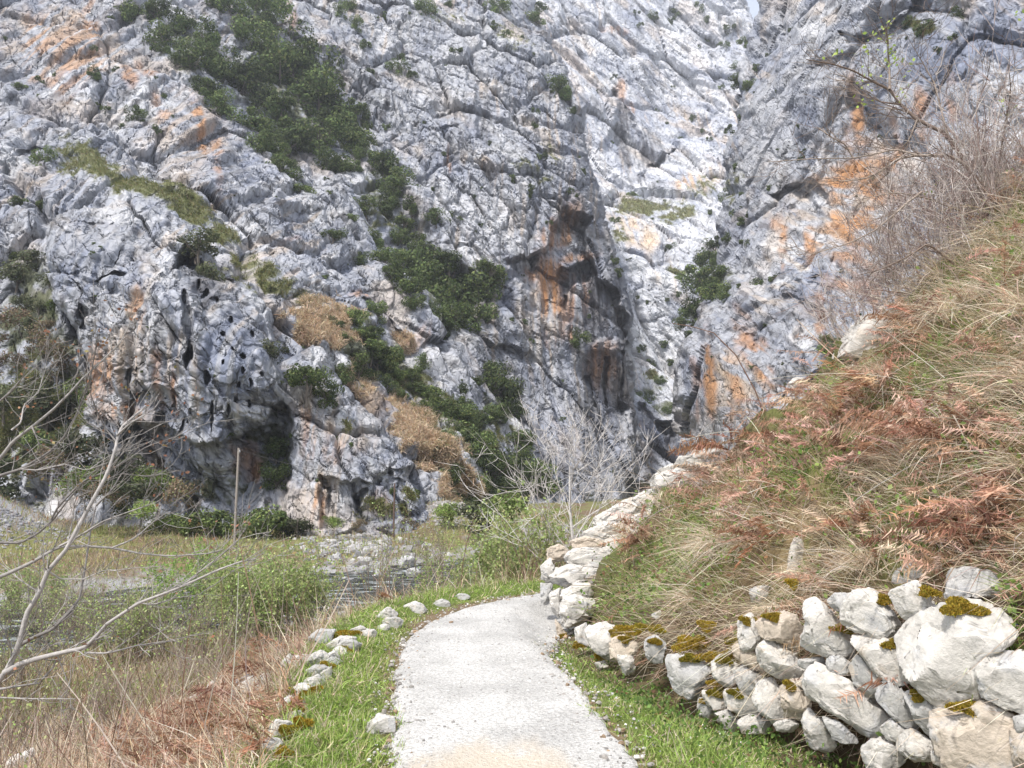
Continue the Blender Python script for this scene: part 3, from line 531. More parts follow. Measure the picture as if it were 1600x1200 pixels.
def stone_mesh(name, poly, Y, thick=.75, seed=0, tone=(.56, .55, .53), rough=1.0, box=.33, cuts=10, layered=0., tint=None):
    """closed rock whose outline towards the path is the traced polygon"""
    rs = np.random.default_rng(seed); poly = np.asarray(poly, float)
    c = poly.mean(0); sc_ = Y / F
    pl = (poly - c) * np.array([1, -1]) * sc_
    T = np.linspace(0, 2 * np.pi, ST_TH, endpoint=False); dirs = np.stack([np.cos(T), np.sin(T)], -1); rad = np.zeros(ST_TH)
    for k in range(len(pl)):
        a = pl[k]; e = pl[(k + 1) % len(pl)] - a
        det = dirs[:, 0] * -e[1] + dirs[:, 1] * e[0]; det = np.where(np.abs(det) < 1e-12, 1e-12, det)
        t = (a[0] * -e[1] + a[1] * e[0]) / det; u = (dirs[:, 0] * a[1] - dirs[:, 1] * a[0]) / det
        ok = (t > 0) & (u >= -1e-6) & (u <= 1 + 1e-6); rad = np.where(ok & (t > rad), t, rad)
    rad = np.where(rad <= 0, np.median(rad), rad) * 1.05
    rad = (np.roll(rad, 1) + 2 * rad + np.roll(rad, -1)) / 4
    size = float(np.sqrt(np.mean(rad ** 2)))
    U = CUBE_V; th = np.arctan2(U[:, 2], U[:, 0]) % (2 * np.pi); ph = np.arcsin(np.clip(-U[:, 1], -1, 1))
    rt = np.interp(th, np.r_[T, 2 * np.pi], np.r_[rad, rad[0]]); cp = np.cos(ph) ** box; sp = np.sign(ph) * np.abs(np.sin(ph)) ** .6
    V = np.stack([np.cos(th) * rt * cp, -sp * size * thick, np.sin(th) * rt * cp], -1)          # -Y faces the camera side
    for _ in range(cuts):                                 # broken faces
        nv = rs.normal(size=3); nv[1] = -abs(nv[1]) - .7; nv /= np.linalg.norm(nv); h = (V @ nv).max() * rs.uniform(.62, .9)
        ex = V @ nv - h; V = V - np.where(ex > 0, ex, 0)[:, None] * nv * .85
    q = V / size + seed * 7.7
    if layered: q = q * np.array([.75, .75, 1.5])
    fv, fe, _ = facets(q * 1.5, seed, 1.4); fv2, fe2, _ = facets(q * 4, seed + 1, 1.4)
    rr = V / (np.linalg.norm(V, axis=1, keepdims=True) + 1e-9)
    disp = size * rough * (.075 * fv - .035 * sst(.06, 0, fe) + .024 * fv2 - .014 * sst(.08, 0, fe2) + .035 * fbm(q * 2.4, 4, seed + 4) + .012 * fbm(q * 9, 3, seed + 6))
    V = V + rr * disp[:, None]
    f = ray(*c); f = np.array([f[0], f[1], 0]) / np.hypot(f[0], f[1]); r = np.array([f[1], -f[0], 0])   # local frame: right, away, up
    W = V[:, :1] * r + V[:, 1:2] * f + V[:, 2:] * np.array([0, 0, 1.])
    ctr = at(c[0], c[1], Y) + f * size * thick * .35
    n1 = fbm(q * 1.2, 4, seed + 11); n2 = fbm(q * 5, 4, seed + 12)
    col = np.broadcast_to(np.array(tone), W.shape) * (1 + .14 * n1 + .12 * n2)[:, None]
    t2 = np.array(tint if tint is not None else ((.50, .42, .33) if rs.random() < .35 else (.40, .41, .43)))
    col = col * (1 - .65 * sst(.1, .6, n1 + .4 * n2)[:, None]) + t2 * .65 * sst(.1, .6, n1 + .4 * n2)[:, None]
    pit = sst(.45, .62, fbm(q * 6, 3, seed + 15)); col = col * (1 - .55 * pit[:, None])
    me = mesh(name, W, CUBE_F, col, True); me.set_sharp_from_angle(angle=R(32))
    return me, ctr, size
def moss_mesh(C0, rx, rz, seed, n=420, ochre=.5, nrm=(0, -.5, .8)):
    """cushion of short moss shoots"""
    rs = np.random.default_rng(seed); nv = np.array(nrm) / np.linalg.norm(nrm)
    a = rs.uniform(0, 2 * np.pi, n); r = np.sqrt(rs.random(n)); t1 = np.cross(nv, [0, 0, 1.]); t1 /= np.linalg.norm(t1); t2 = np.cross(nv, t1)
    rr = r * (1 + .35 * np.sin(3 * a + seed)); base = (np.cos(a) * rr * rx)[:, None] * t1 + (np.sin(a) * rr * rz)[:, None] * t2 + ((1 - r ** 2) * .35 * min(rx, rz))[:, None] * nv
    d = nv + rs.normal(0, .55, (n, 3)); d /= np.linalg.norm(d, axis=1, keepdims=True); s = np.cross(d, rs.normal(size=(n, 3))); s /= np.linalg.norm(s, axis=1, keepdims=True)
    h = rs.uniform(.006, .018, n)[:, None]; w = rs.uniform(.003, .006, n)[:, None]
    base = base * np.array([1, 1, 1.]); V = np.stack([base - s * w, base + s * w, base + d * h + s * w * .3, base + d * h - s * w * .3], 1)
    m = np.clip(ochre + rs.normal(0, .25, n), 0, 1)[:, None]
    c = np.array([.22, .24, .03]) * (1 - m) + np.array([.46, .29, .05]) * m; c = c * rs.uniform(.6, 1.25, (n, 1))
    return mesh("moss", V, np.arange(4 * n).reshape(n, 4), np.repeat(c, 4, 0), False)
def c5(L): return [(1100 + x / 3.2, 850 + y / 3.2) for x, y in L]
def c4(L): return [(800 + x / 3.4275, 850 + y / 3.4275) for x, y in L]
def c3(L): return [(700 + x / 3., 700 + y / 3.) for x, y in L]
def c2(L): return [(300 + x / 2.667, 750 + y / 2.667) for x, y in L]
WHITE, GREYS, TAN = (.545, .525, .49), (.43, .425, .41), (.51, .445, .37)
WALLST = [
 (c5([(1010,480),(1060,420),(1190,340),(1300,305),(1440,325),(1515,400),(1500,470),(1390,540),(1345,640),(1350,760),(1230,812),(1130,770),(1050,690),(1000,600)]), WHITE, .55, 'large rounded white boulder'),
 (c5([(1348,680),(1400,620),(1480,560),(1600,553),(1660,700),(1620,840),(1500,805),(1400,770)]), WHITE, .6, None),
 (c5([(1170,865),(1280,880),(1400,810),(1550,870),(1540,1000),(1560,1140),(1210,1150),(1170,1000)]), TAN, .5, None),
 (c5([(1545,960),(1640,920),(1660,1140),(1555,1140)]), TAN, .6, None),
 (c5([(1555,880),(1600,860),(1650,860),(1650,920),(1570,945)]), GREYS, .6, None),
 (c5([(705,340),(740,270),(850,233),(940,345),(970,420),(945,465),(830,465),(712,410)]), WHITE, .6, None),
 (c5([(938,250),(1060,193),(1120,240),(1150,340),(1040,425),(970,330)]), WHITE, .65, None),
 (c5([(738,490),(900,473),(980,540),(1028,660),(920,707),(860,640),(800,570)]), WHITE, .5, None),
 (c5([(483,520),(520,430),(508,310),(560,288),(640,340),(700,430),(738,500),(720,556),(600,552)]), WHITE, .6, None),
 (c5([(268,410),(340,358),(460,368),(488,430),(462,532),(380,490),(290,470)]), TAN, .7, None),
 (c5([(173,400),(240,353),(270,420),(302,490),(230,552),(180,520)]), WHITE, .65, None),
 (c5([(148,530),(190,500),(280,560),(292,642),(200,612),(155,570)]), TAN, .6, None),
 (c5([(273,540),(320,488),(430,538),(502,620),(440,682),(340,662),(285,612)]), WHITE, .65, None),
 (c5([(38,600),(90,563),(170,610),(160,692),(100,712),(50,670)]), WHITE, .6, None),
 (c5([(158,650),(200,618),(282,660),(272,742),(200,752),(160,700)]), GREYS, .65, None),
 (c5([(98,750),(180,738),(272,770),(277,852),(190,862),(115,822)]), WHITE, .6, None),
 (c5([(253,780),(280,698),(350,693),(402,760),(412,872),(350,897),(280,852)]), WHITE, .6, None),
 (c5([(388,730),(470,688),(522,700),(522,800),(480,882),(410,892),(395,800)]), TAN, .6, None),
 (c5([(470,700),(512,638),(542,680),(512,732)]), TAN, .6, None),
 (c5([(523,700),(560,628),(660,658),(800,748),(922,860),(892,932),(780,952),(660,852),(540,792)]), WHITE, .45, 'long tilted white slab'),
 (c5([(473,590),(590,568),(602,610),(540,632),(480,622)]), GREYS, .7, None),
 (c5([(598,590),(680,563),(737,600),(722,652),(640,646)]), GREYS, .65, None),
 (c5([(733,640),(780,568),(872,660),(882,762),(830,777),(750,702)]), GREYS, .55, None),
 (c5([(873,700),(960,718),(1032,790),(1062,900),(1040,932),(940,862),(880,802)]), GREYS, .5, None),
 (c5([(1008,770),(1080,743),(1162,830),(1172,940),(1130,962),(1060,902),(1040,832)]), GREYS, .55, None),
 (c5([(883,940),(940,883),(1002,920),(982,992),(920,982)]), WHITE, .6, None),
 (c5([(963,990),(1040,938),(1132,990),(1142,1072),(1050,1092),(980,1052)]), WHITE, .6, None),
 (c5([(798,1050),(850,998),(940,998),(992,1080),(940,1140),(820,1140)]), WHITE, .6, None),
 (c5([(498,900),(530,838),(602,900),(642,990),(602,1062),(520,1002)]), WHITE, .55, None),
 (c5([(600,880),(680,900),(760,970),(740,1010),(650,980)]), GREYS, .5, None),
 (c5([(58,860),(120,838),(177,890),(152,942),(80,912)]), WHITE, .6, None),
 (c5([(173,890),(240,863),(332,890),(302,942),(190,947)]), WHITE, .6, None),
 (c5([(353,910),(420,878),(472,900),(442,942),(370,942)]), WHITE, .6, None),
 (c5([(0,760),(50,738),(107,780),(102,832),(40,832)]), WHITE, .6, None),
 (c5([(623,290),(660,253),(737,250),(742,300),(690,352),(640,332)]), GREYS, .8, None),
 (c5([(1148,830),(1180,798),(1227,820),(1202,857)]), WHITE, .6, None),
 (c5([(988,450),(1020,428),(1037,450),(1012,482)]), TAN, .6, None),
 (c5([(1140,1050),(1200,1028),(1212,1110),(1150,1110)]), WHITE, .6, None),
 (c4([(823,615),(1000,620),(1062,680),(1002,762),(987,842),(880,792),(838,700)]), GREYS, .6, 'squared grey block with a mossy top'),
 (c4([(713,520),(780,498),(822,540),(802,632),(750,642),(720,602)]), GREYS, .6, None),
 (c4([(568,600),(640,578),(662,700),(602,702),(575,652)]), WHITE, .6, None),
 (c4([(528,520),(600,498),(672,540),(662,592),(570,642),(528,622)]), TAN, .6, None),
 (c4([(400,450),(500,428),(567,460),(532,520),(562,642),(500,612),(430,562),(403,502)]), WHITE, .6, None),
 (c4([(333,460),(400,428),(412,552),(350,532)]), WHITE, .65, None),
 (c4([(443,640),(500,628),(522,660),(460,672)]), WHITE, .6, None),
 (c4([(1000,840),(1060,830),(1090,900),(1050,950),(1000,930)]), GREYS, .6, None),
 (c4([(1020,800),(1080,790),(1140,850),(1100,890),(1040,860)]), WHITE, .6, None),
]
wall_root = empty("dry_stone_wall", (1.4, 5.5, 0), "dry stone retaining wall of rough white limestone blocks with ochre moss along the right of the path", "stone wall")
def put(o, loc, parent=None):
    if parent is not None: o.parent = parent; o.location = np.asarray(loc) - np.array(parent.location)
    else: o.location = loc
MOSSY = {5: (.6, .9), 6: (.75, .6), 8: (.7, .2), 9: (-.4, .9), 0: (.2, 1.), 13: (.0, .9), 38: (.1, 1.), 42: (.9, .5), 41: (.2, .9), 39: (.1, .8), 10: (-.2, .8), 43: (-.6, -.9), 15: (-.3, .9), 33: (0, 1.), 7: (.5, .8), 24: (-.1, .9), 2: (-.2, .9), 17: (-.2, .8), 45: (.3, .9), 46: (.4, .9)}
for k, (pl, tone, th, lab) in enumerate(WALLST):
    c = np.mean(pl, 0); Y = wall_depth(c[0], c[1], .10) or 4.0
    me, ctr, size = stone_mesh("stone", pl, Y, th * 1.0, 100 + k, tone, 1.0, .33, 5 if np.ptp(np.asarray(pl)[:, 0]) > 75 else 9)
    o = link("stone", me, M['stone']); put(o, ctr, wall_root)
    if lab: o["label"] = lab
    if k in MOSSY:
        mx, mz = MOSSY[k]; p = np.asarray(pl); hw, hh = np.ptp(p[:, 0]) * Y / F / 2, np.ptp(p[:, 1]) * Y / F / 2
        f = ray(*c); f = np.array([f[0], f[1], 0]) / np.hypot(f[0], f[1]); r = np.array([f[1], -f[0], 0])
        q = r * mx * hw * .85 + np.array([0, 0, mz * hh * .82]) - f * size * th * (.35 if mz > .7 else .75)
        ms = link("moss", moss_mesh(q, max(.05, hw * .38), max(.035, hh * .22), k, int(1800 + 9000 * hw * hh * 4), .62 if k not in (13, 15, 33, 38) else .35), M['moss'])
        ms.parent = o; ms.location = q

# rock outcrop at the bend, bedded limestone
OUT = [
 (c3([(463,480),(520,453),(562,480),(540,532),(470,532)]), 9.75, TAN, .8), (c3([(508,520),(600,478),(800,468),(832,520),(750,562),(560,562)]), 9.6, WHITE, .6), (c3([(478,580),(560,548),(722,580),(652,622),(560,652),(488,642)]), 9.45, WHITE, .6),
 (c3([(433,560),(480,518),(502,580),(490,642),(440,622)]), 9.55, WHITE, .9), (c3([(433,640),(492,638),(482,740),(440,730)]), 9.5, GREYS, .9), (c3([(568,440),(640,418),(700,428),(762,450),(742,477),(600,472)]), 9.95, TAN, .9),
 (c3([(628,402),(700,368),(790,348),(802,400),(740,432),(650,422)]), 10.3, WHITE, .9), (c3([(678,332),(760,288),(850,238),(882,260),(862,332),(760,362),(690,372)]), 10.9, WHITE, .9), (c3([(808,250),(870,238),(930,198),(982,220),(962,292),(880,322)]), 11.2, WHITE, .9),
 (c3([(928,190),(980,118),(1060,88),(1162,100),(1152,162),(1040,202),(970,212)]), 10.9, WHITE, .8), (c3([(990,215),(1100,188),(1122,232),(1010,275)]), 10.4, WHITE, .8), (c3([(528,680),(600,638),(662,638),(682,690),(590,722),(550,722)]), 9.0, WHITE, .8),
 (c3([(718,640),(780,598),(822,620),(782,662),(740,672)]), 9.0, GREYS, .8), (c3([(798,400),(850,378),(902,400),(852,452),(810,462)]), 9.9, WHITE, .8), (c3([(1055,85),(1090,38),(1182,28),(1192,85)]), 10.8, WHITE, .7),
 (c3([(530,730),(600,700),(690,720),(680,790),(600,835),(535,840)]), 8.85, WHITE, .8), (c3([(475,690),(530,660),(535,730),(520,800),(485,760)]), 9.2, WHITE, .8), (c3([(860,320),(960,290),(1020,250),(1030,290),(950,340),(880,370)]), 10.3, WHITE, .8),
 (c3([(600,472),(740,478),(800,470),(760,520),(640,500)]), 9.75, WHITE, .8), (c3([(650,620),(720,580),(760,590),(730,640),(690,660)]), 9.2, (.30, .25, .2), .8), (c3([(500,800),(530,840),(560,880),(520,900),(510,860)]), 8.7, TAN, .8),
 (c3([(740, 430), (810, 405), (840, 470), (790, 490), (745, 470)]), 9.9, WHITE, .8), (c3([(560,560),(690,570),(700,600),(560,640)]), 9.5, GREYS, .7), (c3([(760, 360), (860, 335), (900, 370), (830, 400), (780, 390)]), 10.3, TAN, .8),
]
out_root = empty("rock_outcrop", (1.2, 9.8, 0), "bedded pale limestone outcrop jutting out where the path bends out of sight", "rock outcrop")
OUTC = []
for k, (pl, Y, tone, th) in enumerate(OUT):
    Y -= .28; _c = at(*np.mean(pl, 0), Y); OUTC.append((_c[0], _c[1], .22))
    me, ctr, size = stone_mesh("rock_block", pl, Y, th, 300 + k, tone, 1.5, .45, 6, 1.)
    put(link("rock_block", me, M['stone']), ctr, out_root)

# boulders and loose stones that lie on their own
LOOSE = [
 ("boulder", c5([(410,160),(428,60),(440,0),(470,-40),(500,0),(492,100),(440,190)]), 5.75, WHITE, .6, "narrow upright white rock standing in the dry grass above the wall", "boulder"),
 ("boulder", c5([(233,230),(312,238),(312,302),(242,302)]), 5.5, WHITE, .7, "small white stone in the grass just above the tan wall block", "stone"),
 ("boulder", c5([(943,212),(960,148),(1050,83),(1102,120),(1082,182),(1000,222)]), 4.75, GREYS, .7, "grey rough rock leaning behind the wall's top row", "boulder"),
 ("boulder", c5([(1213,300),(1240,148),(1300,128),(1420,138),(1472,190),(1330,262),(1230,312)]), 4.5, (.50, .50, .49), .7, "flat topped grey block lying behind the large rounded boulder", "boulder"),
 ("boulder", c5([(1338,265),(1450,218),(1600,178),(1660,230),(1480,262),(1370,277)]), 4.3, WHITE, .8, "long low white slab in the grass at the right above the wall", "boulder"),
 ("boulder", [(1303,555),(1325,515),(1352,492),(1385,492),(1392,520),(1372,552),(1335,562)], 9.3, WHITE, .7, "big white boulder half buried on the crest of the bracken slope", "boulder"),
 ("boulder", [(1232,600),(1240,590),(1255,590),(1257,602),(1240,612)], 9.6, WHITE, .7, "small white stone on the crest left of the big half buried boulder", "stone"),
 ("boulder", [(1080,700),(1110,690),(1130,700),(1115,716),(1085,716)], 10.2, WHITE, .7, "white stone between the outcrop's top and the red bracken", "stone"),
 ("boulder", c4([(1275,270),(1300,235),(1380,225),(1390,300),(1330,320)]), 5.9, GREYS, .6, "grey stone poking out of the grass over the mossy wall top", "stone"),
 ("boulder", c4([(740,385),(790,360),(830,380),(790,410)]), 6.9, WHITE, .6, "small white stone under the dead bracken over the low end of the wall", "stone"),
 ("edge_stone", c2([(383,770),(410,743),(462,760),(452,792),(400,797)]), 8.1, WHITE, .8, "pale stone lowest down the bank beside the path's left edge stones", "stone"),
 ("edge_stone", c2([(478,750),(530,728),(562,750),(532,787),(490,782)]), 7.9, WHITE, .8, "white stone next to the grass verge midway along the left edge stones", "stone"),
 ("edge_stone", c2([(543,745),(590,723),(607,745),(572,767)]), 8.0, WHITE, .8, "small white stone against the verge with moss just below it", "stone"),
 ("edge_stone", c2([(573,690),(620,663),(672,670),(642,697),(590,712)]), 8.6, WHITE, .8, "white stone with ochre moss on its upper side along the left verge", "stone"),
 ("edge_stone", c2([(498,660),(530,638),(582,640),(552,692),(510,692)]), 8.9, GREYS, .8, "grey stone behind the mossy edge stones at the foot of the leafing bush", "stone"),
 ("edge_stone", c2([(668,625),(700,613),(722,625),(690,642)]), 9.0, WHITE, .8, "little bright stone at the far end of the orange moss", "stone"),
 ("edge_stone", c2([(763,587),(810,543),(857,560),(822,587)]), 9.6, WHITE, .8, "pointed white stone on the verge where the path starts to bend", "stone"),
 ("edge_stone", c2([(883,530),(930,513),(962,530),(920,547)]), 10.2, WHITE, .8, "flat white stone furthest along the left verge", "stone"),
 ("edge_stone", c2([(478,845),(520,823),(547,850),(500,870)]), 6.9, WHITE, .8, "white stone set between two cushions of moss on the left verge", "stone"),
 ("edge_stone", c2([(188,880),(240,843),(332,828),(302,880),(220,905)]), 7.2, WHITE, .8, "broad pale stone showing through the dry bracken on the left bank", "stone"),
 ("edge_stone", c2([(543,812),(577,793),(572,845),(550,850)]), 7.2, WHITE, .8, "narrow white stone right at the verge's grass", "stone"),
 ("edge_stone", c2([(738,1035),(780,998),(827,1010),(832,1062),(760,1075)]), 4.75, WHITE, .7, "loose white stone lying in the grass at the path's left side", "stone"),
 ("boulder", [(8,1205),(20,1186),(48,1178),(55,1195),(40,1215)], 6.8, WHITE, .8, "white stone in the lower left corner among dead stalks", "stone"),
]
CLEAR = list(OUTC)
_rs = np.random.default_rng(44)
for a_, b_, r_ in [(455,1105,13),(472,1082,11),(438,1140,12),(498,1052,12),(520,1036,9),(546,1012,11),(578,992,9),(612,974,10),(655,955,8),(690,945,8),(722,934,7),(485,1068,8),(530,1020,8),(462,1120,8),(600,982,7),(425,1165,11),(350,1075,16),(390,1070,12),(310,1100,14),(505,1000,9),(470,1035,12)]:
    t_ = np.linspace(0, 2 * np.pi, 8)[:-1] + _rs.uniform(0, 1); LOOSE.append(("edge_stone", [(a_ + r_ * 1.3 * math.cos(q) * _rs.uniform(.75, 1.1), b_ + r_ * .8 * math.sin(q) * _rs.uniform(.75, 1.1)) for q in t_], 7, WHITE if _rs.random() < .6 else GREYS, .8, "small pale stone half hidden in the grass and moss along the left verge", "stone"))
def loose(nm, pl, Y, tone, th, lab, cat, k, grp=None):
    c = np.mean(pl, 0); Y = ground_hit(c[0], max(p[1] for p in pl) - .3 * np.ptp([p[1] for p in pl])) or Y
    me, ctr, size = stone_mesh(nm, pl, Y, th, 500 + k, tone)
    ctr = ctr - ray(*c) / np.linalg.norm(ray(*c)) * size * th * .35
    o = link(nm, me, M['stone']); o.location = ctr; tag(o, lab, cat, grp); t = ray(*c); CLEAR.append((ctr[0] - t[0] * size * .8, ctr[1] - t[1] * size * .8, size * 1.15)); CLEAR.append((ctr[0], ctr[1], size * 1.1))
    return o
for k, (nm, pl, Y, tone, th, lab, cat) in enumerate(LOOSE):
    if nm == "edge_stone": c = np.mean(pl, 0); pl = [tuple(c + (np.array(p) - c) * 1.3) for p in pl]
    o = loose(nm, pl, Y, tone, th, lab, cat, k, ("small stones half hidden along the left verge" if lab.startswith("small pale stone half") else "stones edging the left of the path") if nm == "edge_stone" else None)
# ochre moss in cushions between the stones: left verge, low wall top
MS = [((620, 690), 24, 7), ((c2([(600, 650)])[0]), 30, 8), ((c2([(655, 640)])[0]), 20, 6), (c2([(560, 780)])[0], 14, 9), (c2([(540, 800)])[0], 12, 8), (c2([(430, 945)])[0], 18, 14), (c2([(445, 880)])[0], 26, 9), (c2([(510, 880)])[0], 14, 8), (c2([(400, 1050)])[0], 16, 12), (c2([(455, 1020)])[0], 18, 12), (c2([(380, 1140)])[0], 16, 9), (c2([(630, 710)])[0], 18, 6), (c2([(845, 568)])[0], 9, 4), (c2([(590, 660)])[0], 20, 6),
      (c4([(640, 460)])[0], 30, 11), (c4([(580, 510)])[0], 16, 10), (c4([(700, 450)])[0], 20, 8), (c4([(940, 540)])[0], 30, 16), (c4([(1000, 520)])[0], 20, 9), (c4([(1060, 610)])[0], 24, 12), (c4([(1190, 540)])[0], 14, 18), (c4([(1040, 440)])[0], 16, 12), (c4([(470, 610)])[0], 12, 8), (c4([(265, 480)])[0], 8, 12), (c4([(780, 460)])[0], 14, 8), (c5([(110, 560)])[0], 16, 10), (c5([(60, 700)])[0], 16, 8), (c5([(440, 200)])[0], 10, 12)]
mv, mf, mc, off = [], [], [], 0
for k, ((a, b), rx, ry) in enumerate(MS):
    if a < 800: rx, ry = rx * .72, ry * .72
    Y = ground_hit(a, b + ry * .5)
    if a > 800:
        Yw = wall_depth(a, b, .05); Y = min(Y or 99, (Yw or 99) + .25); rx, ry = rx * .7, ry * .62
    if not Y or Y > 20: continue
    me = moss_mesh(None, rx * Y / F * 1.05, ry * Y / F * 1.3, 900 + k, int(1400 + rx * ry * 14), .62 if k % 4 else .4, (0, -.6, .8)); n = len(me.vertices); V = np.empty(n * 3, np.float32); me.vertices.foreach_get("co", V); cc = np.empty(n * 4, np.float32); me.attributes["Col"].data.foreach_get("color", cc)
    p = at(a, b, Y - .04); mv.append(V.reshape(-1, 3) + p); mf.append(np.arange(n).reshape(-1, 4) + off); mc.append(cc.reshape(-1, 4)[:, :3] * 1.25); off += n; bpy.data.meshes.remove(me)
    CLEAR.append((p[0], p[1], rx * Y / F * .9))
o = link("moss", mesh("moss", np.concatenate(mv), np.concatenate(mf), np.concatenate(mc)), M['moss']); o["kind"] = "stuff"
# ------------------------------------------------------------------ vegetation
def blades(P, Dn, length, width, col, bend, seed=0, tipw=.15, segs=2):
    """curved grass blades: P root points, Dn start directions, bend = vectors added at the tip"""
    rs = np.random.default_rng(seed); n = len(P)
    Dn = Dn / (np.linalg.norm(Dn, axis=1, keepdims=True) + 1e-9)
    s = np.cross(Dn, rs.normal(size=(n, 3))); s /= np.linalg.norm(s, axis=1, keepdims=True) + 1e-9
    rows = []
    for k in range(segs + 1):
        t = k / segs; c = P + Dn * (length * t)[:, None] + bend * (t * t)
        w = width * (1 - (1 - tipw) * t ** 1.5); rows += [c - s * w[:, None] / 2, c + s * w[:, None] / 2]
    V = np.stack(rows, 1); m = 2 * (segs + 1); b = (np.arange(n) * m)[:, None]
    Fq = np.concatenate([b + np.array([2 * k, 2 * k + 1, 2 * k + 3, 2 * k + 2]) for k in range(segs)], 0)
    return V.reshape(-1, 3), Fq, np.repeat(col, m, 0)
def stuff(name, parts, m):
    off = 0; Vs, Fs, Cs = [], [], []
    for V, Fq, c in parts:
        Vs.append(V); Fs.append(Fq + off); Cs.append(c); off += len(V)
    o = link(name, mesh(name, np.concatenate(Vs), np.concatenate(Fs), np.concatenate(Cs), False), m); o["kind"] = "stuff"; return o
def scatter(n, y0, y1, test, seed, ulim=1.0, k=2.0):
    """points on the ground, denser close by; test(X, Y, s, w, px, py) -> keep probability"""
    rs = np.random.default_rng(seed); out = []
    Yp = np.exp(rs.uniform(np.log(y0 + k), np.log(y1 + k), n)); U = rs.uniform(-ulim, ulim, n)
    X = U * Yp; Y = Yp - k
    s, _ = segdist(X, Y, PATH); w, _ = segdist(X, Y, WALL)
    Pz = at(0 * X, 0 * X, np.maximum(Y, .1))
    z = ground_z(X, Y); P = np.stack([X, Y, z], -1); px, py, zz = proj(P)
    ok = (zz > .4) & (px > -180) & (px < 1780) & (py < 1420)
    keep = ok & (rs.random(n) < test(X, Y, s, w, px, py, P))
    for cx, cy, cr in CLEAR: keep &= (X - cx) ** 2 + (Y - cy) ** 2 > cr * cr
    return P[keep], px[keep], py[keep], s[keep], w[keep]
def gnormal(P):
    e = .08; gx = (ground_z(P[:, 0] + e, P[:, 1]) - ground_z(P[:, 0] - e, P[:, 1])) / (2 * e); gy = (ground_z(P[:, 0], P[:, 1] + e) - ground_z(P[:, 0], P[:, 1] - e)) / (2 * e)
    n = np.stack([-gx, -gy, np.ones(len(P))], -1); return n / np.linalg.norm(n, axis=1, keepdims=True)
def spots(px, py, L):
    m = np.zeros(px.shape)
    for cx, cy, rx, ry, s in L: m = np.maximum(m, s * np.exp(-(((px - cx) / rx) ** 2 + ((py - cy) / ry) ** 2)))
    return m
def jit(rs, base, n, v=.25, h=.12):
    c = np.array(base) * rs.uniform(1 - v, 1 + v, (n, 1)); return c * rs.uniform(1 - h, 1 + h, (n, 3))
def pick(rs, n, cols, p):
    k = rs.choice(len(cols), n, p=np.array(p) / sum(p)); return np.array(cols)[k] * rs.uniform(.7, 1.3, (n, 1)) * rs.uniform(.92, 1.08, (n, 3))
GREEN = [(.27, .38, .085), (.35, .45, .14), (.19, .28, .06), (.44, .43, .22)]
STRAW = [(.68, .58, .45), (.60, .50, .37), (.78, .71, .59), (.46, .36, .25)]
RUST = [(.54, .36, .275), (.46, .285, .205), (.64, .49, .40), (.32, .18, .12)]
def grass_patch(P, seed, cols, pr, l0, l1, w0, w1, lean=.5, sag=.5, up=None):
    rs = np.random.default_rng(seed); n = len(P); nrm = gnormal(P) if up is None else up
    D = nrm * .6 + np.array([0, 0, .6]) + rs.normal(0, lean, (n, 3)); ln = rs.uniform(l0, l1, n) * rs.uniform(.7, 1.2, n)
    down = nrm * np.array([1, 1, 0]); bend = (down * 1.4 + rs.normal(0, .5, (n, 3)) - np.array([0, 0, .7])) * (ln * sag)[:, None]
    return blades(P - nrm * .01, D, ln, rs.uniform(w0, w1, n), pick(rs, n, cols, pr), bend, seed)

# --- green verges along the path
def vt(X, Y, s, w, px, py, P):
    e = fbm(np.stack([X * 3, Y * 3, X * 0], -1), 3, 5)
    left = (s < -.64 + .10 * e) * (s > -1.55 + .2 * e) * 1.0
    right = (s > .65 + .10 * e) * (w < .25) * 1.0
    return np.clip(left + right, 0, 1) * (Y < 15)
P, px, py, s, w = scatter(300000, 2.2, 15, vt, 21, .62)
near = sst(14, 5, P[:, 1])
clump = fbm(P * 3.1, 3, 44)
rs = np.random.default_rng(3)
parts = []
sel = rs.random(len(P)) < .85
a = P[sel]; hgt = 1 + .9 * np.clip(clump[sel], -.6, 1)
rsx = np.random.default_rng(5); n = len(a); nrm = gnormal(a); D = nrm + rsx.normal(0, .55, (n, 3)) * np.array([1, 1, .4]); ln = rsx.uniform(.04, .13, n) * hgt
ln = ln * np.where(np.abs(segdist(a[:, 0], a[:, 1], PATH)[0]) < .85, .55, 1); wq = segdist(a[:, 0], a[:, 1], WALL)[0]; ln = ln * np.where((wq > -.6) & (wq < .5), .5, 1)
colg = pick(rsx, n, GREEN + STRAW[:2], (4, 4, 2, 1.8, 1.1, .8)) * (1 + .25 * fbm(a * 1.3, 3, 46))[:, None]
parts.append(blades(a, D, ln, rsx.uniform(.004, .008, n) * (1 + a[:, 1] * .06), colg, (rsx.normal(0, .6, (n, 3)) - np.array([0, 0, .5])) * (ln * .6)[:, None], 6))
stuff("verge_grass", parts, M['grass'])

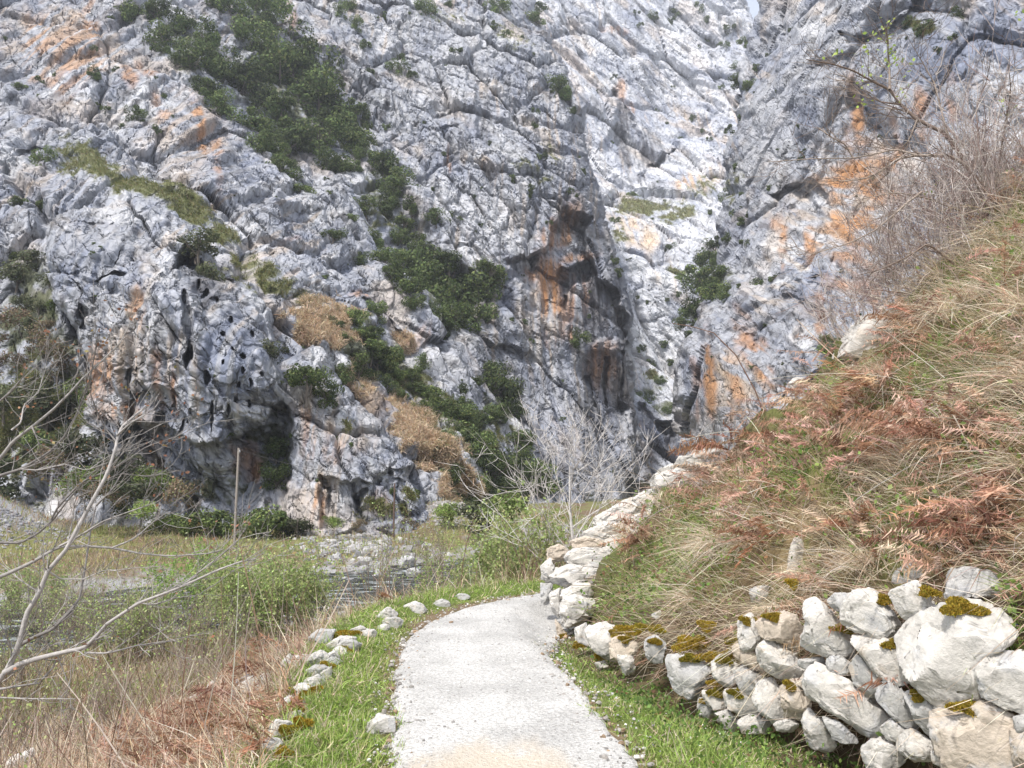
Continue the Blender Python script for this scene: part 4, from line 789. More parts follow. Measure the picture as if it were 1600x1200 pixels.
# --- leaves of low herbs and brambles: small four-cornered leaf faces
def leaves(P, seed, cols, pr, s0, s1, spread=.04, up=.7):
    rs = np.random.default_rng(seed); n = len(P)
    d = rs.normal(size=(n, 3)); d[:, 2] = np.abs(d[:, 2]) * up; d /= np.linalg.norm(d, axis=1, keepdims=True)
    t = np.cross(d, rs.normal(size=(n, 3))); t /= np.linalg.norm(t, axis=1, keepdims=True); b = np.cross(d, t)
    sz = rs.uniform(s0, s1, n)[:, None]; c = P + rs.normal(0, 1, (n, 3)) * spread
    V = np.stack([c - t * sz * .5, c + b * sz * .32, c + t * sz * .5, c - b * sz * .32], 1)
    return V.reshape(-1, 3), np.arange(4 * n).reshape(n, 4), np.repeat(pick(rs, n, cols, pr), 4, 0)
P, px, py, s, w = scatter(150000, 2.2, 12, lambda X, Y, s, w, px, py, P: ((s > .9) & (w < .45)) * np.clip(.10 + spots(px, py, [(1010, 1100, 130, 50, .9), (1180, 1150, 130, 50, 1.), (1380, 1200, 160, 40, .8), (980, 1050, 60, 30, .5)]), 0, 1), 31, .9)
P[:, 2] += np.random.default_rng(2).uniform(0, .10, len(P)) ** 1.0
stuff("verge_herbs", [leaves(P, 8, [(.12, .20, .05), (.17, .26, .07), (.09, .15, .04), (.26, .15, .09)], (4, 3, 3, .6), .018, .04)], M['leaf'])

# --- the steep bank above the wall
HG = [(1030, 900, 120, 70, 1.), (960, 890, 60, 40, .9), (1120, 830, 60, 50, .6), (1260, 740, 70, 45, .9), (1400, 830, 90, 60, .6), (1500, 640, 90, 60, .5), (1330, 600, 40, 30, .5), (1080, 810, 60, 40, .7), (1560, 960, 60, 50, 1.), (1180, 900, 80, 40, .5), (1470, 480, 40, 30, .3), (1560, 720, 60, 60, .5), (1230, 860, 50, 40, .5)]
HR = [(1130, 680, 110, 70, 1.), (1230, 640, 90, 70, .9), (1240, 570, 60, 30, .8), (1300, 680, 120, 60, .8), (1000, 840, 60, 40, .5), (1420, 530, 60, 40, .9), (1500, 690, 80, 50, .9), (1560, 830, 70, 70, .8), (1380, 640, 60, 40, .8), (1180, 780, 90, 50, .7), (1320, 830, 50, 40, .6), (1080, 740, 60, 50, .9), (1520, 880, 50, 40, .7), (1580, 560, 40, 60, .5), (1200, 850, 30, 30, .5), (1330, 740, 60, 60, .5)]
HS = [(1450, 440, 90, 60, 1.), (1300, 860, 160, 60, .9), (1540, 600, 90, 60, .7), (1430, 760, 140, 60, .7), (1150, 930, 90, 40, .9), (1500, 300, 120, 90, .3), (1100, 870, 100, 60, .5), (1400, 580, 80, 40, .6)]
def hill(X, Y, s, w, px, py, P): return ((w > .38) & (s > 0) & (w < 9.5)) * 1.0
P, px, py, s, w = scatter(620000, 2.5, 19, hill, 41, 1.0)
nz = fbm(P * 1.5, 3, 50); nz2 = fbm(P * 1.5 + 20, 3, 51)
g = np.clip(1.9 * spots(px, py, HG) + .6 * nz, 0, 3) ** 1.7; r = np.clip(2.1 * spots(px, py, HR) + .55 * nz2, 0, 3) ** 1.7; st = np.clip(1.3 * spots(px, py, HS) + .35, 0, 3) ** 1.5
rs = np.random.default_rng(9); u = rs.random(len(P)); tot = np.clip(g, .04, 2) + np.clip(r, .06, 2) + np.clip(st, .1, 2)
kg = u < np.clip(g, .04, 2) / tot; kr = (~kg) & (u < (np.clip(g, .04, 2) + np.clip(r, .06, 2)) / tot); ks = ~(kg | kr)
thin = lambda m, f: m & (rs.random(len(P)) < f)
a = P[thin(ks, .5)]; straw1 = grass_patch(a, 51, STRAW + GREEN[3:], (4, 4, 3, 1.5, .35), .12, .38, .004, .0085, .55, .75)
a = P[thin(kg, .6)]; green1 = grass_patch(a, 52, GREEN + STRAW[:1], (3, 3, 3, 2, 1.2), .08, .26, .004, .009, .5, .5)
tr_ = thin(ks & (w > .45), .0042); a0 = P[tr_]; rs3 = np.random.default_rng(57); k = 80; a = np.repeat(a0, k, 0) + rs3.normal(0, .025, (len(a0) * k, 3)); n = len(a); nrm = np.repeat(gnormal(a0), k, 0)
tone = np.repeat(rs3.uniform(.75, 1.2, (len(a0), 1)), k, 0); ln = rs3.uniform(.22, .55, n); D = nrm * .5 + np.array([0, 0, .8]) + rs3.normal(0, .42, (n, 3))
tuss = blades(a, D, ln, rs3.uniform(.004, .008, n), pick(rs3, n, STRAW, (4, 3, 4, 1)) * tone, (nrm * np.array([1, 1, 0]) * .9 + rs3.normal(0, .3, (n, 3)) - np.array([0, 0, 1.1])) * (ln * .8)[:, None], 58, .15, 4)
stuff("bank_grass", [straw1, green1, tuss], M['grass'])
a = P[thin(kg, .6)]; a = a + gnormal(a) * np.random.default_rng(4).uniform(.0, .24, (len(a), 1))
stuff("bank_brambles", [leaves(a, 53, [(.17, .26, .06), (.24, .33, .10), (.11, .17, .05), (.26, .16, .09)], (3, 3, 2, 1), .022, .055)], M['leaf'])
# dead bracken: rachis with rows of little drooping leaflets
def fronds(P, seed, l0, l1, cols, npin=26, dirs=None, lie=.5):
    rs = np.random.default_rng(seed); n = len(P); nrm = gnormal(P)
    D = dirs if dirs is not None else nrm * .4 + np.array([0, 0, .25]) + rs.normal(0, lie, (n, 3)); D = D / np.linalg.norm(D, axis=1, keepdims=True)
    ln = rs.uniform(l0, l1, n); bend = (nrm * np.array([1, 1, 0]) * .8 + rs.normal(0, .35, (n, 3)) - np.array([0, 0, .75])) * (ln * .55)[:, None]
    base = pick(rs, n, cols, (3, 3, 2, 1.5)); out = [blades(P, D, ln, np.full(n, .007), base * .8, bend, seed, .3, 3)]
    s = np.cross(D, rs.normal(size=(n, 3))); s /= np.linalg.norm(s, axis=1, keepdims=True)
    for k in range(npin):
        t = .18 + .8 * k / npin; c = P + D * (ln * t)[:, None] + bend * (t * t); tl = ln * .17 * math.sin(math.pi * (.25 + .75 * (1 - t))) * rs.uniform(.6, 1.15, n)
        for sg in (-1, 1):
            d = s * sg + D * .5 + rs.normal(0, .28, (n, 3)); ln2 = tl
            out.append(blades(c, d, ln2, ln2 * .17 + .002, base * rs.uniform(.75, 1.25, (n, 1)), (rs.normal(0, .3, (n, 3)) - np.array([0, 0, .5])) * (ln2 * .6)[:, None], seed + k * 2 + (sg > 0), .2, 1))
    return out
m = thin(kr, .07); a = P[m] + gnormal(P[m]) * np.random.default_rng(6).uniform(-.02, .10, (m.sum(), 1))
fr = fronds(a, 61, .18, .42, RUST)
a = P[thin(kr, .5)]; fr.append(grass_patch(a, 62, RUST + STRAW[:2], (3, 3, 2, 2, 2, 2), .06, .30, .004, .009, .75, .6))
stuff("dead_bracken", fr, M['grass'])
# bracken plants one can tell apart: brown drooping fronds from one root
for k, (a_, b_, L, lab) in enumerate([(1205, 855, .34, "rust brown dead fern hanging over the grass left of the upright white rock"), (1335, 840, .34, "curled rust brown dead fern in the straw right of the upright white rock"), (1525, 850, .42, "reddish dead fern just behind the flat topped grey block"), (1435, 690, .4, "dark rust dead fern in the middle of the bank with a pale curled leaf"),
        (1505, 705, .36, "dead fern in the green patch far up the bank at the right"), (1375, 620, .4, "orange brown dead fern below the half buried white boulder"), (1430, 515, .42, "pink brown dead fern right of the half buried white boulder"), (1265, 580, .4, "orange dead fern on the crest left of the half buried white boulder"), (1145, 705, .4, "pale rust dead fern low on the crest behind the outcrop's top stone"),
        (1215, 690, .38, "pale brown dead fern among red stalks in the middle of the crest"), (1330, 720, .36, "grey brown dead fern above the green bramble patch"), (1560, 800, .4, "big rust dead fern at the right edge of the bank"), (1005, 850, .3, "small dark dead fern in the outcrop's hollow"), (1310, 660, .34, "deep rust dead fern beside the dark hollow of the bank")]):
    Yh = ground_hit(a_, b_, 3, 15)
    if not Yh: continue
    c0 = at(a_, b_, Yh); rsf = np.random.default_rng(400 + k); nf = 13; t = rsf.uniform(0, 6.28, nf); nn = gnormal(c0[None])[0]
    dirs = nn * .7 + np.stack([np.cos(t), np.sin(t), np.full(nf, .45)], -1) * .8; pp = np.repeat(c0[None], nf, 0) + nn * .05
    RF = [[(.36, .20, .13), (.29, .15, .09), (.44, .28, .19), (.20, .11, .07)], [(.50, .32, .22), (.42, .24, .15), (.58, .42, .3), (.28, .15, .09)]][k % 2]
    prt = fronds(pp, 410 + k, L * .8, L * 1.35, RF, 24, dirs); V = np.concatenate([q[0] for q in prt]); off = 0; Fq = []
    for q in prt: Fq.append(q[1] + off); off += len(q[0])
    o = link("dead_fern", mesh("dead_fern", V - c0, Fq[0:1] + [np.concatenate(Fq[1:])], np.concatenate([q[2] for q in prt])), M['grass'], None, c0); tag(o, lab, "fern", "dead ferns on the bank above the wall")
# long pale bramble canes and dead stems arching over everything
m = thin(w > .5, .011); a = P[m]; rs2 = np.random.default_rng(71); n = len(a); nrm = gnormal(a)
D = nrm * .6 + rs2.normal(0, .6, (n, 3)) + np.array([-.2, 0, .5]); ln = rs2.uniform(.25, .95, n)
canes = [blades(a, D, ln, rs2.uniform(.004, .011, n), pick(rs2, n, [(.60, .54, .46), (.40, .31, .23), (.27, .17, .12), (.58, .54, .47)], (3, 3, 2, 2)), (rs2.normal(0, .5, (n, 3)) - np.array([0, 0, .8])) * (ln * .7)[:, None], 72, .6, 6)]
stuff("bramble_canes", canes, M['grass'])

# --- left bank down to the river: dead bracken, straw, thin stalks
P, px, py, s, w = scatter(420000, 2.5, 30, lambda X, Y, s, w, px, py, P: (s < -1.38) * (P[:, 2] > -3.9) * 1.0, 81, .95)
rs = np.random.default_rng(12); nz = fbm(P * .9, 3, 90)
rz = np.clip(spots(px, py, [(330, 1120, 130, 90, 1.), (280, 1190, 110, 50, 1.), (420, 1050, 60, 40, .6), (230, 1160, 70, 40, .8)]) + .12 + .3 * nz, .02, 1); gz = np.clip(spots(px, py, [(130, 1090, 90, 30, .6), (60, 1020, 60, 40, .4), (400, 930, 120, 50, .35), (650, 900, 80, 25, .4)]) + .06 - .25 * nz, .02, 1)
u = rs.random(len(P)); kr = u < rz * .7; kg = (~kr) & (u > 1 - gz * .6); ks = ~(kr | kg)
thin = lambda m, f: m & (rs.random(len(P)) < f)
sc2 = lambda a: (1 + a[:, 1] * .035)
def patch2(a, seed, cols, pr, l0, l1, w0, w1, lean, sag):
    rs = np.random.default_rng(seed); n = len(a); nrm = gnormal(a); D = nrm * .5 + np.array([0, 0, .7]) + rs.normal(0, lean, (n, 3)); ln = rs.uniform(l0, l1, n)
    return blades(a, D, ln, rs.uniform(w0, w1, n) * sc2(a), pick(rs, n, cols, pr), (rs.normal(0, .6, (n, 3)) - np.array([0, 0, .6])) * (ln * sag)[:, None], seed)
stuff("bank_straw", [patch2(P[thin(ks, .8)], 91, STRAW + RUST[:2] + [(.22, .16, .12)], (3, 4, 2, 4, 1.5, 1.5, 2), .08, .42, .004, .008, .6, .7),
                       patch2(P[thin(kg, .8)], 92, GREEN + STRAW[:1], (3, 3, 3, 2, 2), .06, .24, .004, .008, .5, .5)], M['grass'])
m = thin(kr & (P[:, 1] < 14), .04); fr = fronds(P[m], 93, .2, .5, [(.42, .25, .17), (.34, .19, .12), (.5, .34, .25), (.25, .13, .08)])
fr.append(patch2(P[thin(kr, .8)], 94, [(.42, .25, .17), (.34, .19, .12), (.5, .36, .27)] + STRAW[:2], (3, 3, 2, 2, 2), .08, .4, .004, .008, .8, .7))
stuff("bank_bracken", fr, M['grass'])
m = thin(ks & (P[:, 1] > 5), .012); a = P[m]; rs2 = np.random.default_rng(73); n = len(a); ln = rs2.uniform(.4, 1.3, n)
stuff("dead_stalks", [blades(a, np.array([0, 0, 1.]) + rs2.normal(0, .35, (n, 3)), ln, rs2.uniform(.006, .010, n) * sc2(a), pick(rs2, n, [(.40, .34, .28), (.30, .22, .16), (.22, .14, .10), (.50, .45, .38)], (3, 3, 3, 2)), rs2.normal(0, .3, (n, 3)) * ln[:, None] * .5, 74, .5, 4)], M['grass'])
# --- meadow across the river and shaggy ground by the water
P, px, py, s, w = scatter(170000, 18, 85, lambda X, Y, s, w, px, py, P: (P[:, 2] > WATERZ + .4) * (s < -3) * (py > 770), 101, .8)
rs = np.random.default_rng(14); u = rs.random(len(P)) + .5 * fbm(P * .25, 3, 77); kg = u < .45; n = len(P)
ln = rs.uniform(.12, .45, n) * (1 + .3 * fbm(P * .4, 3, 78)); wd = .010 + P[:, 1] * .0008
colm = np.where(kg[:, None], pick(rs, n, [(.30, .33, .11), (.38, .40, .17), (.22, .26, .08)], (3, 3, 2)), pick(rs, n, [(.48, .40, .27), (.40, .30, .20), (.36, .24, .18), (.56, .48, .34)], (3, 3, 2, 2)))
stuff("meadow_grass", [blades(P, np.array([0, 0, 1.]) + rs.normal(0, .4, (n, 3)), ln, wd, colm, rs.normal(0, .3, (n, 3)) * ln[:, None], 103, .3, 1)], M['grass'])
# --- grass and dry tufts on the cliffs' terraces
def cliff_tufts(name, lay, keys, n, l0, l1, seed, cols, pr):
    Ly = LAYERS[lay]; rs = np.random.default_rng(seed); m = 0
    for k in keys: m = np.maximum(m, Ly['marks'][k + '_m'])
    ii, jj = np.nonzero((m * (.55 + .9 * rs.random(m.shape)) > .5) & (Ly['d'] > 2)); q = rs.integers(0, len(ii), n); a = Ly['P'][ii[q], jj[q]] + rs.normal(0, .15, (n, 3))
    ln = rs.uniform(l0, l1, n); return blades(a, np.array([0, -.5, .8]) + rs.normal(0, .5, (n, 3)), ln, ln * rs.uniform(.09, .16, n), pick(rs, n, cols, pr), (rs.normal(0, .3, (n, 3)) - np.array([0, .2, .7])) * (ln * .6)[:, None], seed, .2, 2)
OL = [(.17, .19, .06), (.22, .21, .09), (.13, .15, .05), (.28, .24, .13)]
stuff("cliff_grass", [cliff_tufts("g", "gorge_cliff", ['straw'], 42000, .35, .95, 111, [(.68, .55, .40), (.56, .43, .29), (.74, .63, .48), (.38, .27, .17)], (3, 3, 2, 1)), cliff_tufts("g", "gorge_cliff", ['olive'], 30000, .3, .8, 112, OL, (3, 2, 3, 2)),
                      cliff_tufts("g", "far_cliff", ['olive'], 5000, .6, 1.6, 113, OL, (2, 3, 1, 3)), cliff_tufts("g", "buttress_cliff", ['olive'], 3000, .2, .6, 114, OL, (3, 2, 3, 2)), cliff_tufts("g", "right_cliff", ['olive'], 2500, .3, .8, 115, OL, (3, 2, 3, 2))], M['grass'])
# ------------------------------------------------------------------ trees and bushes
def crown_mesh(name, seed, n, leaf, lumps=11, flat=.8, cols=None, pr=None, fill=.35, droop=0.):
    """leaf faces gathered in clumps, with gaps between the clumps; unit radius"""
    rs = np.random.default_rng(seed); L = []
    for k in range(lumps):
        v = rs.normal(size=3); v /= np.linalg.norm(v); L.append((*(v * rs.uniform(.2, .95) * np.array([1, 1, flat])), rs.uniform(.2, .52)))
    L = np.array(L); k = rs.integers(0, lumps, n); v = rs.normal(size=(n, 3)); v /= np.linalg.norm(v, axis=1, keepdims=True)
    r = L[k, 3] * (1 - fill * rs.random(n) ** 2) * (1 + .25 * vnoise(v * 2.5 + k[:, None] * 3.1, seed)); P = L[k, :3] + v * r[:, None] * np.array([1, 1, .85])
    d = v + rs.normal(0, .45, (n, 3)); d /= np.linalg.norm(d, axis=1, keepdims=True); t = np.cross(d, rs.normal(size=(n, 3))); t /= np.linalg.norm(t, axis=1, keepdims=True); b = np.cross(d, t)
    sz = (leaf * rs.uniform(.6, 1.4, n))[:, None]; V = np.stack([P - t * sz * .6, P + b * sz * .4, P + t * sz * .6, P - b * sz * .4], 1)
    lt = rs.uniform(.6, 1.4, lumps)[k][:, None]; c = pick(rs, n, cols, pr) * lt
    return mesh(name, V, np.arange(4 * n).reshape(n, 4), np.repeat(c, 4, 0), False)
def tubes(lines, sides=5):
    """lines: (points, radii) -> one tapered tube each"""
    Vs, Fs = [], []; off = 0
    for P, r in lines:
        P = np.asarray(P, float); r = np.asarray(r, float); n = len(P); T = np.gradient(P, axis=0); T /= np.linalg.norm(T, axis=1, keepdims=True) + 1e-9
        ref = np.array([.31, .87, .38]); s = np.cross(T, ref); s /= np.linalg.norm(s, axis=1, keepdims=True) + 1e-9; q = np.cross(T, s)
        a = np.linspace(0, 2 * np.pi, sides, endpoint=False)
        V = P[:, None] + (s[:, None] * np.cos(a)[None, :, None] + q[:, None] * np.sin(a)[None, :, None]) * r[:, None, None]
        i = np.arange(n * sides).reshape(n, sides) + off; j = np.roll(i, -1, 1)
        Fs.append(np.stack([i[:-1], j[:-1], j[1:], i[1:]], -1).reshape(-1, 4)); Vs.append(V.reshape(-1, 3)); off += n * sides
    return np.concatenate(Vs), np.concatenate(Fs)
def tube_mesh(name, lines, sides, cols, seed=0):
    V, Fq = tubes(lines, sides); rs = np.random.default_rng(seed); c = []
    for P, r in lines:
        k = np.array(cols[rs.integers(0, len(cols))]) * rs.uniform(.85, 1.15); c.append(np.repeat(k[None], len(P) * sides, 0))
    return mesh(name, V, Fq, np.concatenate(c), True)
def grow(rs, p, d, L, r, lvl, out, tips, kids=(3, 5), spread=.75, up=.12, nseg=5, wob=.16, taper=.35, lr=.62, rmin=.0022):
    P = [np.array(p, float)]; R_ = [r]; d = np.array(d, float); d /= np.linalg.norm(d)
    for k in range(nseg):
        d = d + rs.normal(0, wob, 3) + np.array([0, 0, up]); d /= np.linalg.norm(d); P.append(P[-1] + d * L / nseg); R_.append(r * (1 - (1 - taper) * (k + 1) / nseg))
    out.append((np.array(P), np.array(R_)))
    if lvl <= 0: tips.append(P[-1]); return
    for k in range(rs.integers(kids[0], kids[1] + 1)):
        t = rs.uniform(.25, 1.); i = min(int(t * nseg), nseg - 1); q = P[i] + (P[i + 1] - P[i]) * (t * nseg - i); dd = (P[i + 1] - P[i]) / (L / nseg) + rs.normal(0, spread, 3)
        grow(rs, q, dd, L * lr * rs.uniform(.7, 1.15), max(R_[i] * .58, rmin), lvl - 1, out, tips, kids, spread, up, max(nseg - 1, 3), wob, taper, lr, rmin)
# --- evergreen crowns shared by the cliff trees
EG = [(.085, .12, .042), (.12, .165, .06), (.06, .088, .034), (.19, .23, .08), (.13, .145, .075)]
crowns = [crown_mesh("crown", 200 + k, 2800, .085, 12, .85, EG, (4, 3, 3, 1.2 + (k == 2) * 3, .8)) for k in range(5)]
small = [crown_mesh("crown", 220 + k, 520, .17, 6, .8, EG, (4, 3, 2, 1.5, 1)) for k in range(4)]
greyish = [crown_mesh("crown", 230 + k, 1500, .10, 10, .8, [(.10, .115, .06), (.07, .085, .045), (.13, .135, .08)], (3, 3, 2)) for k in range(2)]
spring = [crown_mesh("crown", 240 + k, 2600, .075, 14, .75, [(.17, .24, .06), (.22, .29, .09), (.12, .18, .045), (.24, .22, .12)], (3, 3, 2, 1.2), .8) for k in range(3)]
trunk_lines = []; tp = []; grow(np.random.default_rng(5), (0, 0, -1.35), (.05, 0, 1), 1.5, .09, 1, trunk_lines, tp, (4, 5), .6)
trunk_me = tube_mesh("trunk", trunk_lines, 5, [(.16, .14, .12)])
brownish = [crown_mesh("crown", 250 + k, 1800, .07, 13, .8, [(.20, .15, .10), (.15, .115, .08), (.14, .15, .06), (.26, .20, .14)], (3, 3, 2, 1.5), .9) for k in range(2)]
for me in crowns + small + greyish + spring + brownish: me.materials.append(M['evergreen'])
trunk_me.materials.append(M['bark'])
bush_rs = np.random.default_rng(99)
def cliff_tree(lay, px, py, r, label, group, kind="evergreen_tree", cat="tree", lib=None, squash=1.0, fwd=.35):
    P = on(lay, px, py); Y = P[1]; R_ = r * Y / F
    P = P - (P - np.array([0, 0, CAMZ])) / Y * (R_ * fwd)
    big = r >= 17; lib = lib or (crowns if r >= 12 else small)
    me = lib[bush_rs.integers(0, len(lib))]; sc3 = np.array([bush_rs.uniform(.9, 1.2), bush_rs.uniform(.9, 1.2), bush_rs.uniform(.85, 1.25) * squash]) * R_; rz = bush_rs.uniform(0, 6.28)
    if big:
        root = empty(kind, P - np.array([0, 0, R_ * 1.2]), label, cat, group)
        c = link("crown", me, None, root); c.location = (0, 0, R_ * 1.2); c.scale = sc3; c.rotation_euler = (0, 0, rz)
        t = link("trunk", trunk_me, None, root); t.location = (0, 0, R_ * 1.2); t.scale = (R_,) * 3; t.rotation_euler = (0, 0, rz)
    else:
        o = link(kind, me, None, None, P); o.scale = sc3; o.rotation_euler = (bush_rs.normal(0, .15), bush_rs.normal(0, .15), rz); tag(o, label, cat, group)
TREES = [
 ("gorge_cliff", "evergreen trees in the diagonal gully of the left cliff", "dense dark green evergreen tree crowded into the upper diagonal gully of the left cliff", "tree",
  [(212,20,26),(262,58,28),(298,92,30),(338,100,30),(326,62,26),(290,40,22),(372,128,34),(402,62,36),(420,22,38),(398,-8,34),(438,118,40),(480,128,46),(502,160,42),(470,100,36),(420,92,30),(540,196,38),(556,228,30),(390,198,30),(412,228,30),(458,212,34),(500,212,34),(520,258,30),(440,268,22),(536,268,20),(468,302,15),(360,20,30),(430,165,30),(350,160,24),(560,170,20),(250,20,22),(318,130,24)]),
 ("gorge_cliff", "evergreen trees in the lower gully by the cave", "dark evergreen tree on the cliff ledge between the gully and the orange cave", "tree",
  [(600,258,22),(626,290,24),(610,320,18),(680,350,16),(642,330,15),(660,392,20),(652,420,32),(622,398,22),(672,456,38),(640,452,28),(700,412,24),(740,448,36),(732,482,34),(692,488,32),(762,424,24),(600,400,18),(700,450,26),(590,370,16),(630,350,16),(655,370,16),(610,430,18),(720,500,20),(670,490,18),(760,460,22),(640,480,18),(600,330,14)]),
 ("gorge_cliff", "small evergreens on the pale middle of the cliff", "small dark evergreen on the pale rock in the middle of the great cliff", "bush",
  [(570,400,14),(516,372,18),(572,322,16),(622,370,18),(470,300,12),(590,290,10),(545,350,10)]),
 ("gorge_cliff", "bushes on the lower right slope of the great cliff", "dark green bush on the lower slope between straw grass and gorge mouth", "bush",
  [(772,600,28),(790,632,28),(742,600,14),(764,648,20),(732,690,32),(762,730,34),(742,708,24),(700,652,26),(782,762,26),(652,610,18),(672,622,24),(810,690,20),(720,640,16),(800,720,24),(690,690,18),(770,780,24),(830,740,22),(745,760,22),(700,740,20),(720,780,22),(800,760,26),(750,660,22),(690,640,18),(660,640,16),(715,610,12),(800,690,18),(840,770,26),(815,740,24),(755,790,22)]),
 ("gorge_cliff", "green bushes among the straw on the terrace", "mid green bush among straw coloured grass on the terrace behind the buttress", "bush",
  [(560,528,24),(592,560,26),(545,502,18),(580,492,18),(612,580,20),(562,562,22),(535,530,14),(625,555,16),(540,585,18),(575,545,20),(605,555,20),(570,580,18),(640,590,18),(655,575,14),(525,510,14),(600,600,16),(625,620,14),(590,520,14)]),
 ("gorge_cliff", "shrubs on the slope at the far left", "dark shrub on the shaded slope at the left edge behind the bare branches", "bush",
  [(30,318,18),(60,312,16),(20,418,36),(50,402,28),(80,440,24),(30,500,46),(70,532,40),(20,562,40),(90,560,34),(60,620,46),(150,640,32),(170,690,36),(222,702,36),(100,602,36),(250,722,30),(110,680,36),(40,680,36),(190,742,30),(120,740,30),(5,620,36),(140,580,26),(35,470,26),(62,478,22),(48,505,22),(75,510,20),(20,385,20),(90,480,18)]),
 ("gorge_cliff", "little shrubs on the upper left cliff", "little shrub clinging to the streaked upper left cliff", "shrub",
  [(150,125,13),(212,182,14),(30,130,10),(145,75,6),(60,122,8),(190,190,8),(165,165,8),(245,212,8),(180,110,6)]),
 ("gorge_cliff", "shrubs at the top of the central cliff", "small olive shrub near the top of the pale central cliff", "shrub",
  [(555,40,12),(570,72,12),(622,105,16),(642,116,10),(576,115,10),(546,10,12),(666,22,18),(712,85,9),(776,8,18),(770,40,9),(836,30,16),(845,10,12),(700,10,10),(790,55,9),(600,20,8),(530,20,12),(575,195,9),(605,195,8),(630,85,8)]),
 ("gorge_cliff", "shrubs on the rim facing the gorge", "small shrub on the right hand rim of the great cliff above the cave", "shrub",
  [(880,145,20),(868,130,14),(895,170,11),(800,280,9),(906,525,14),(912,270,8),(962,405,12),(968,425,9),(845,250,8),(840,170,7),(835,205,7),(828,300,8),(890,300,7),(700,340,8)]),
 ("far_cliff", "evergreens on the far slabs", "small dark evergreen on the grassy ledge and pale slabs at the gorge's head", "tree",
  [(965,347,9),(1046,382,10),(1060,436,11),(1012,470,4),(1110,330,6),(1060,460,5),(1000,545,7),(1020,560,8),(1040,535,9),(1030,600,10),(1050,560,8),(1085,520,8),(1010,620,12),(1045,645,12),(1065,660,10),(1005,540,5)]),
 ("far_cliff", "shrubs dotted over the far wall", "tiny shrub dotted on the far pale wall at the top", "shrub",
  [(1060,12,8),(1093,10,8),(1020,25,10),(1050,30,7),(1105,25,7),(1110,50,7),(1125,62,6),(1140,40,9),(1148,110,10),(1083,178,6),(1096,200,5),(1110,215,5),(1062,212,6),(995,20,6),(1000,40,6),(1135,70,8)]),
 ("right_cliff", "evergreens in the cleft of the right wall", "dark evergreen tree filling the narrow cleft along the left edge of the right wall", "tree",
  [(1106,402,22),(1100,432,28),(1092,462,24),(1118,452,22),(1125,425,18),(1115,380,16),(1085,485,18),(1130,455,14)]),
 ("right_cliff", "shrubs on the right wall", "small shrub on the left part of the right wall", "shrub",
  [(1140,332,9),(1165,132,13),(1148,122,12),(1164,62,11),(1180,432,11),(1200,430,9),(1128,300,12),(1150,300,8),(1150,340,9),(1145,260,8),(1165,380,9),(1175,100,7),(1190,80,6),(1150,180,8),(1135,200,8),(1160,330,7),(1225,40,6),(1065,505,12),(1075,520,9),(1130,370,10)]),
 ("right_cliff", "shrubs under the overhang at the upper right", "olive shrub on the ledge under the overhanging block at the upper right", "shrub",
  [(1412,35,11),(1440,42,13),(1450,35,9),(1490,14,11),(1485,58,8),(1298,540,16),(1315,550,12),(1465,80,8)]),
]
for lay, grp, lab, cat, L in TREES:
    nm = {"tree": "evergreen_tree", "bush": "evergreen_bush", "shrub": "cliff_shrub"}[cat]
    for (a, b, r) in L:
        edge = 'far left' in grp; mixl = [crowns[2], greyish[0], greyish[1], brownish[0], brownish[1]] if edge else None
        cliff_tree(lay, a, b, r * (.85 if edge else 1.2), lab, grp, nm, cat, mixl)
        if r >= 20 and not edge: cliff_tree(lay, a + bush_rs.uniform(-.8, .8) * r, b + bush_rs.uniform(-.5, .8) * r, r * bush_rs.uniform(.5, .95), lab, grp, nm, cat)
UNIQ = [
 ("gorge_cliff", 70, 247, 22, "round dark tree standing alone beside the pale pinnacle at the far left", "evergreen_tree", "tree", None),
 ("buttress_cliff", 312, 385, 40, "large grey green tree overhanging the top right of the pitted buttress", "evergreen_tree", "tree", greyish),
 ("buttress_cliff", 330, 425, 26, "grey green bush hanging just under the big tree on the buttress", "evergreen_bush", "bush", greyish),
 ("buttress_cliff", 428, 540, 24, "grey green bush on the rounded right shoulder of the buttress", "evergreen_bush", "bush", greyish),
 ("buttress_cliff", 480, 590, 34, "dark bush in the notch between buttress and its lower spur", "evergreen_bush", "bush", None),
 ("buttress_cliff", 512, 612, 24, "mid green bush on the upper flank of the lower spur", "evergreen_bush", "bush", None),
 ("buttress_cliff", 432, 700, 24, "ivy like dark bush climbing the cleft left of the spur, uppermost", "evergreen_bush", "bush", None),
 ("buttress_cliff", 432, 742, 26, "dark bush in the cleft left of the spur, below the climbing one", "evergreen_bush", "bush", None),
 ("buttress_cliff", 612, 770, 9, "small ivy clump on the spur beside the thin dark pole", "evergreen_bush", "bush", None),
 ("buttress_cliff", 655, 768, 11, "small olive bush on the lowest right edge of the spur", "cliff_shrub", "shrub", None),
 ("far_cliff", 990, 298, 13, "yellow green budding tree on the far grassy ledge", "broadleaf_tree", "tree", spring),
]
for lay, a, b, r, lab, nm, cat, lib in UNIQ: cliff_tree(lay, a, b, r, lab, None, nm, cat, lib, 1.0, 1.0 if lay == 'buttress_cliff' else .35)
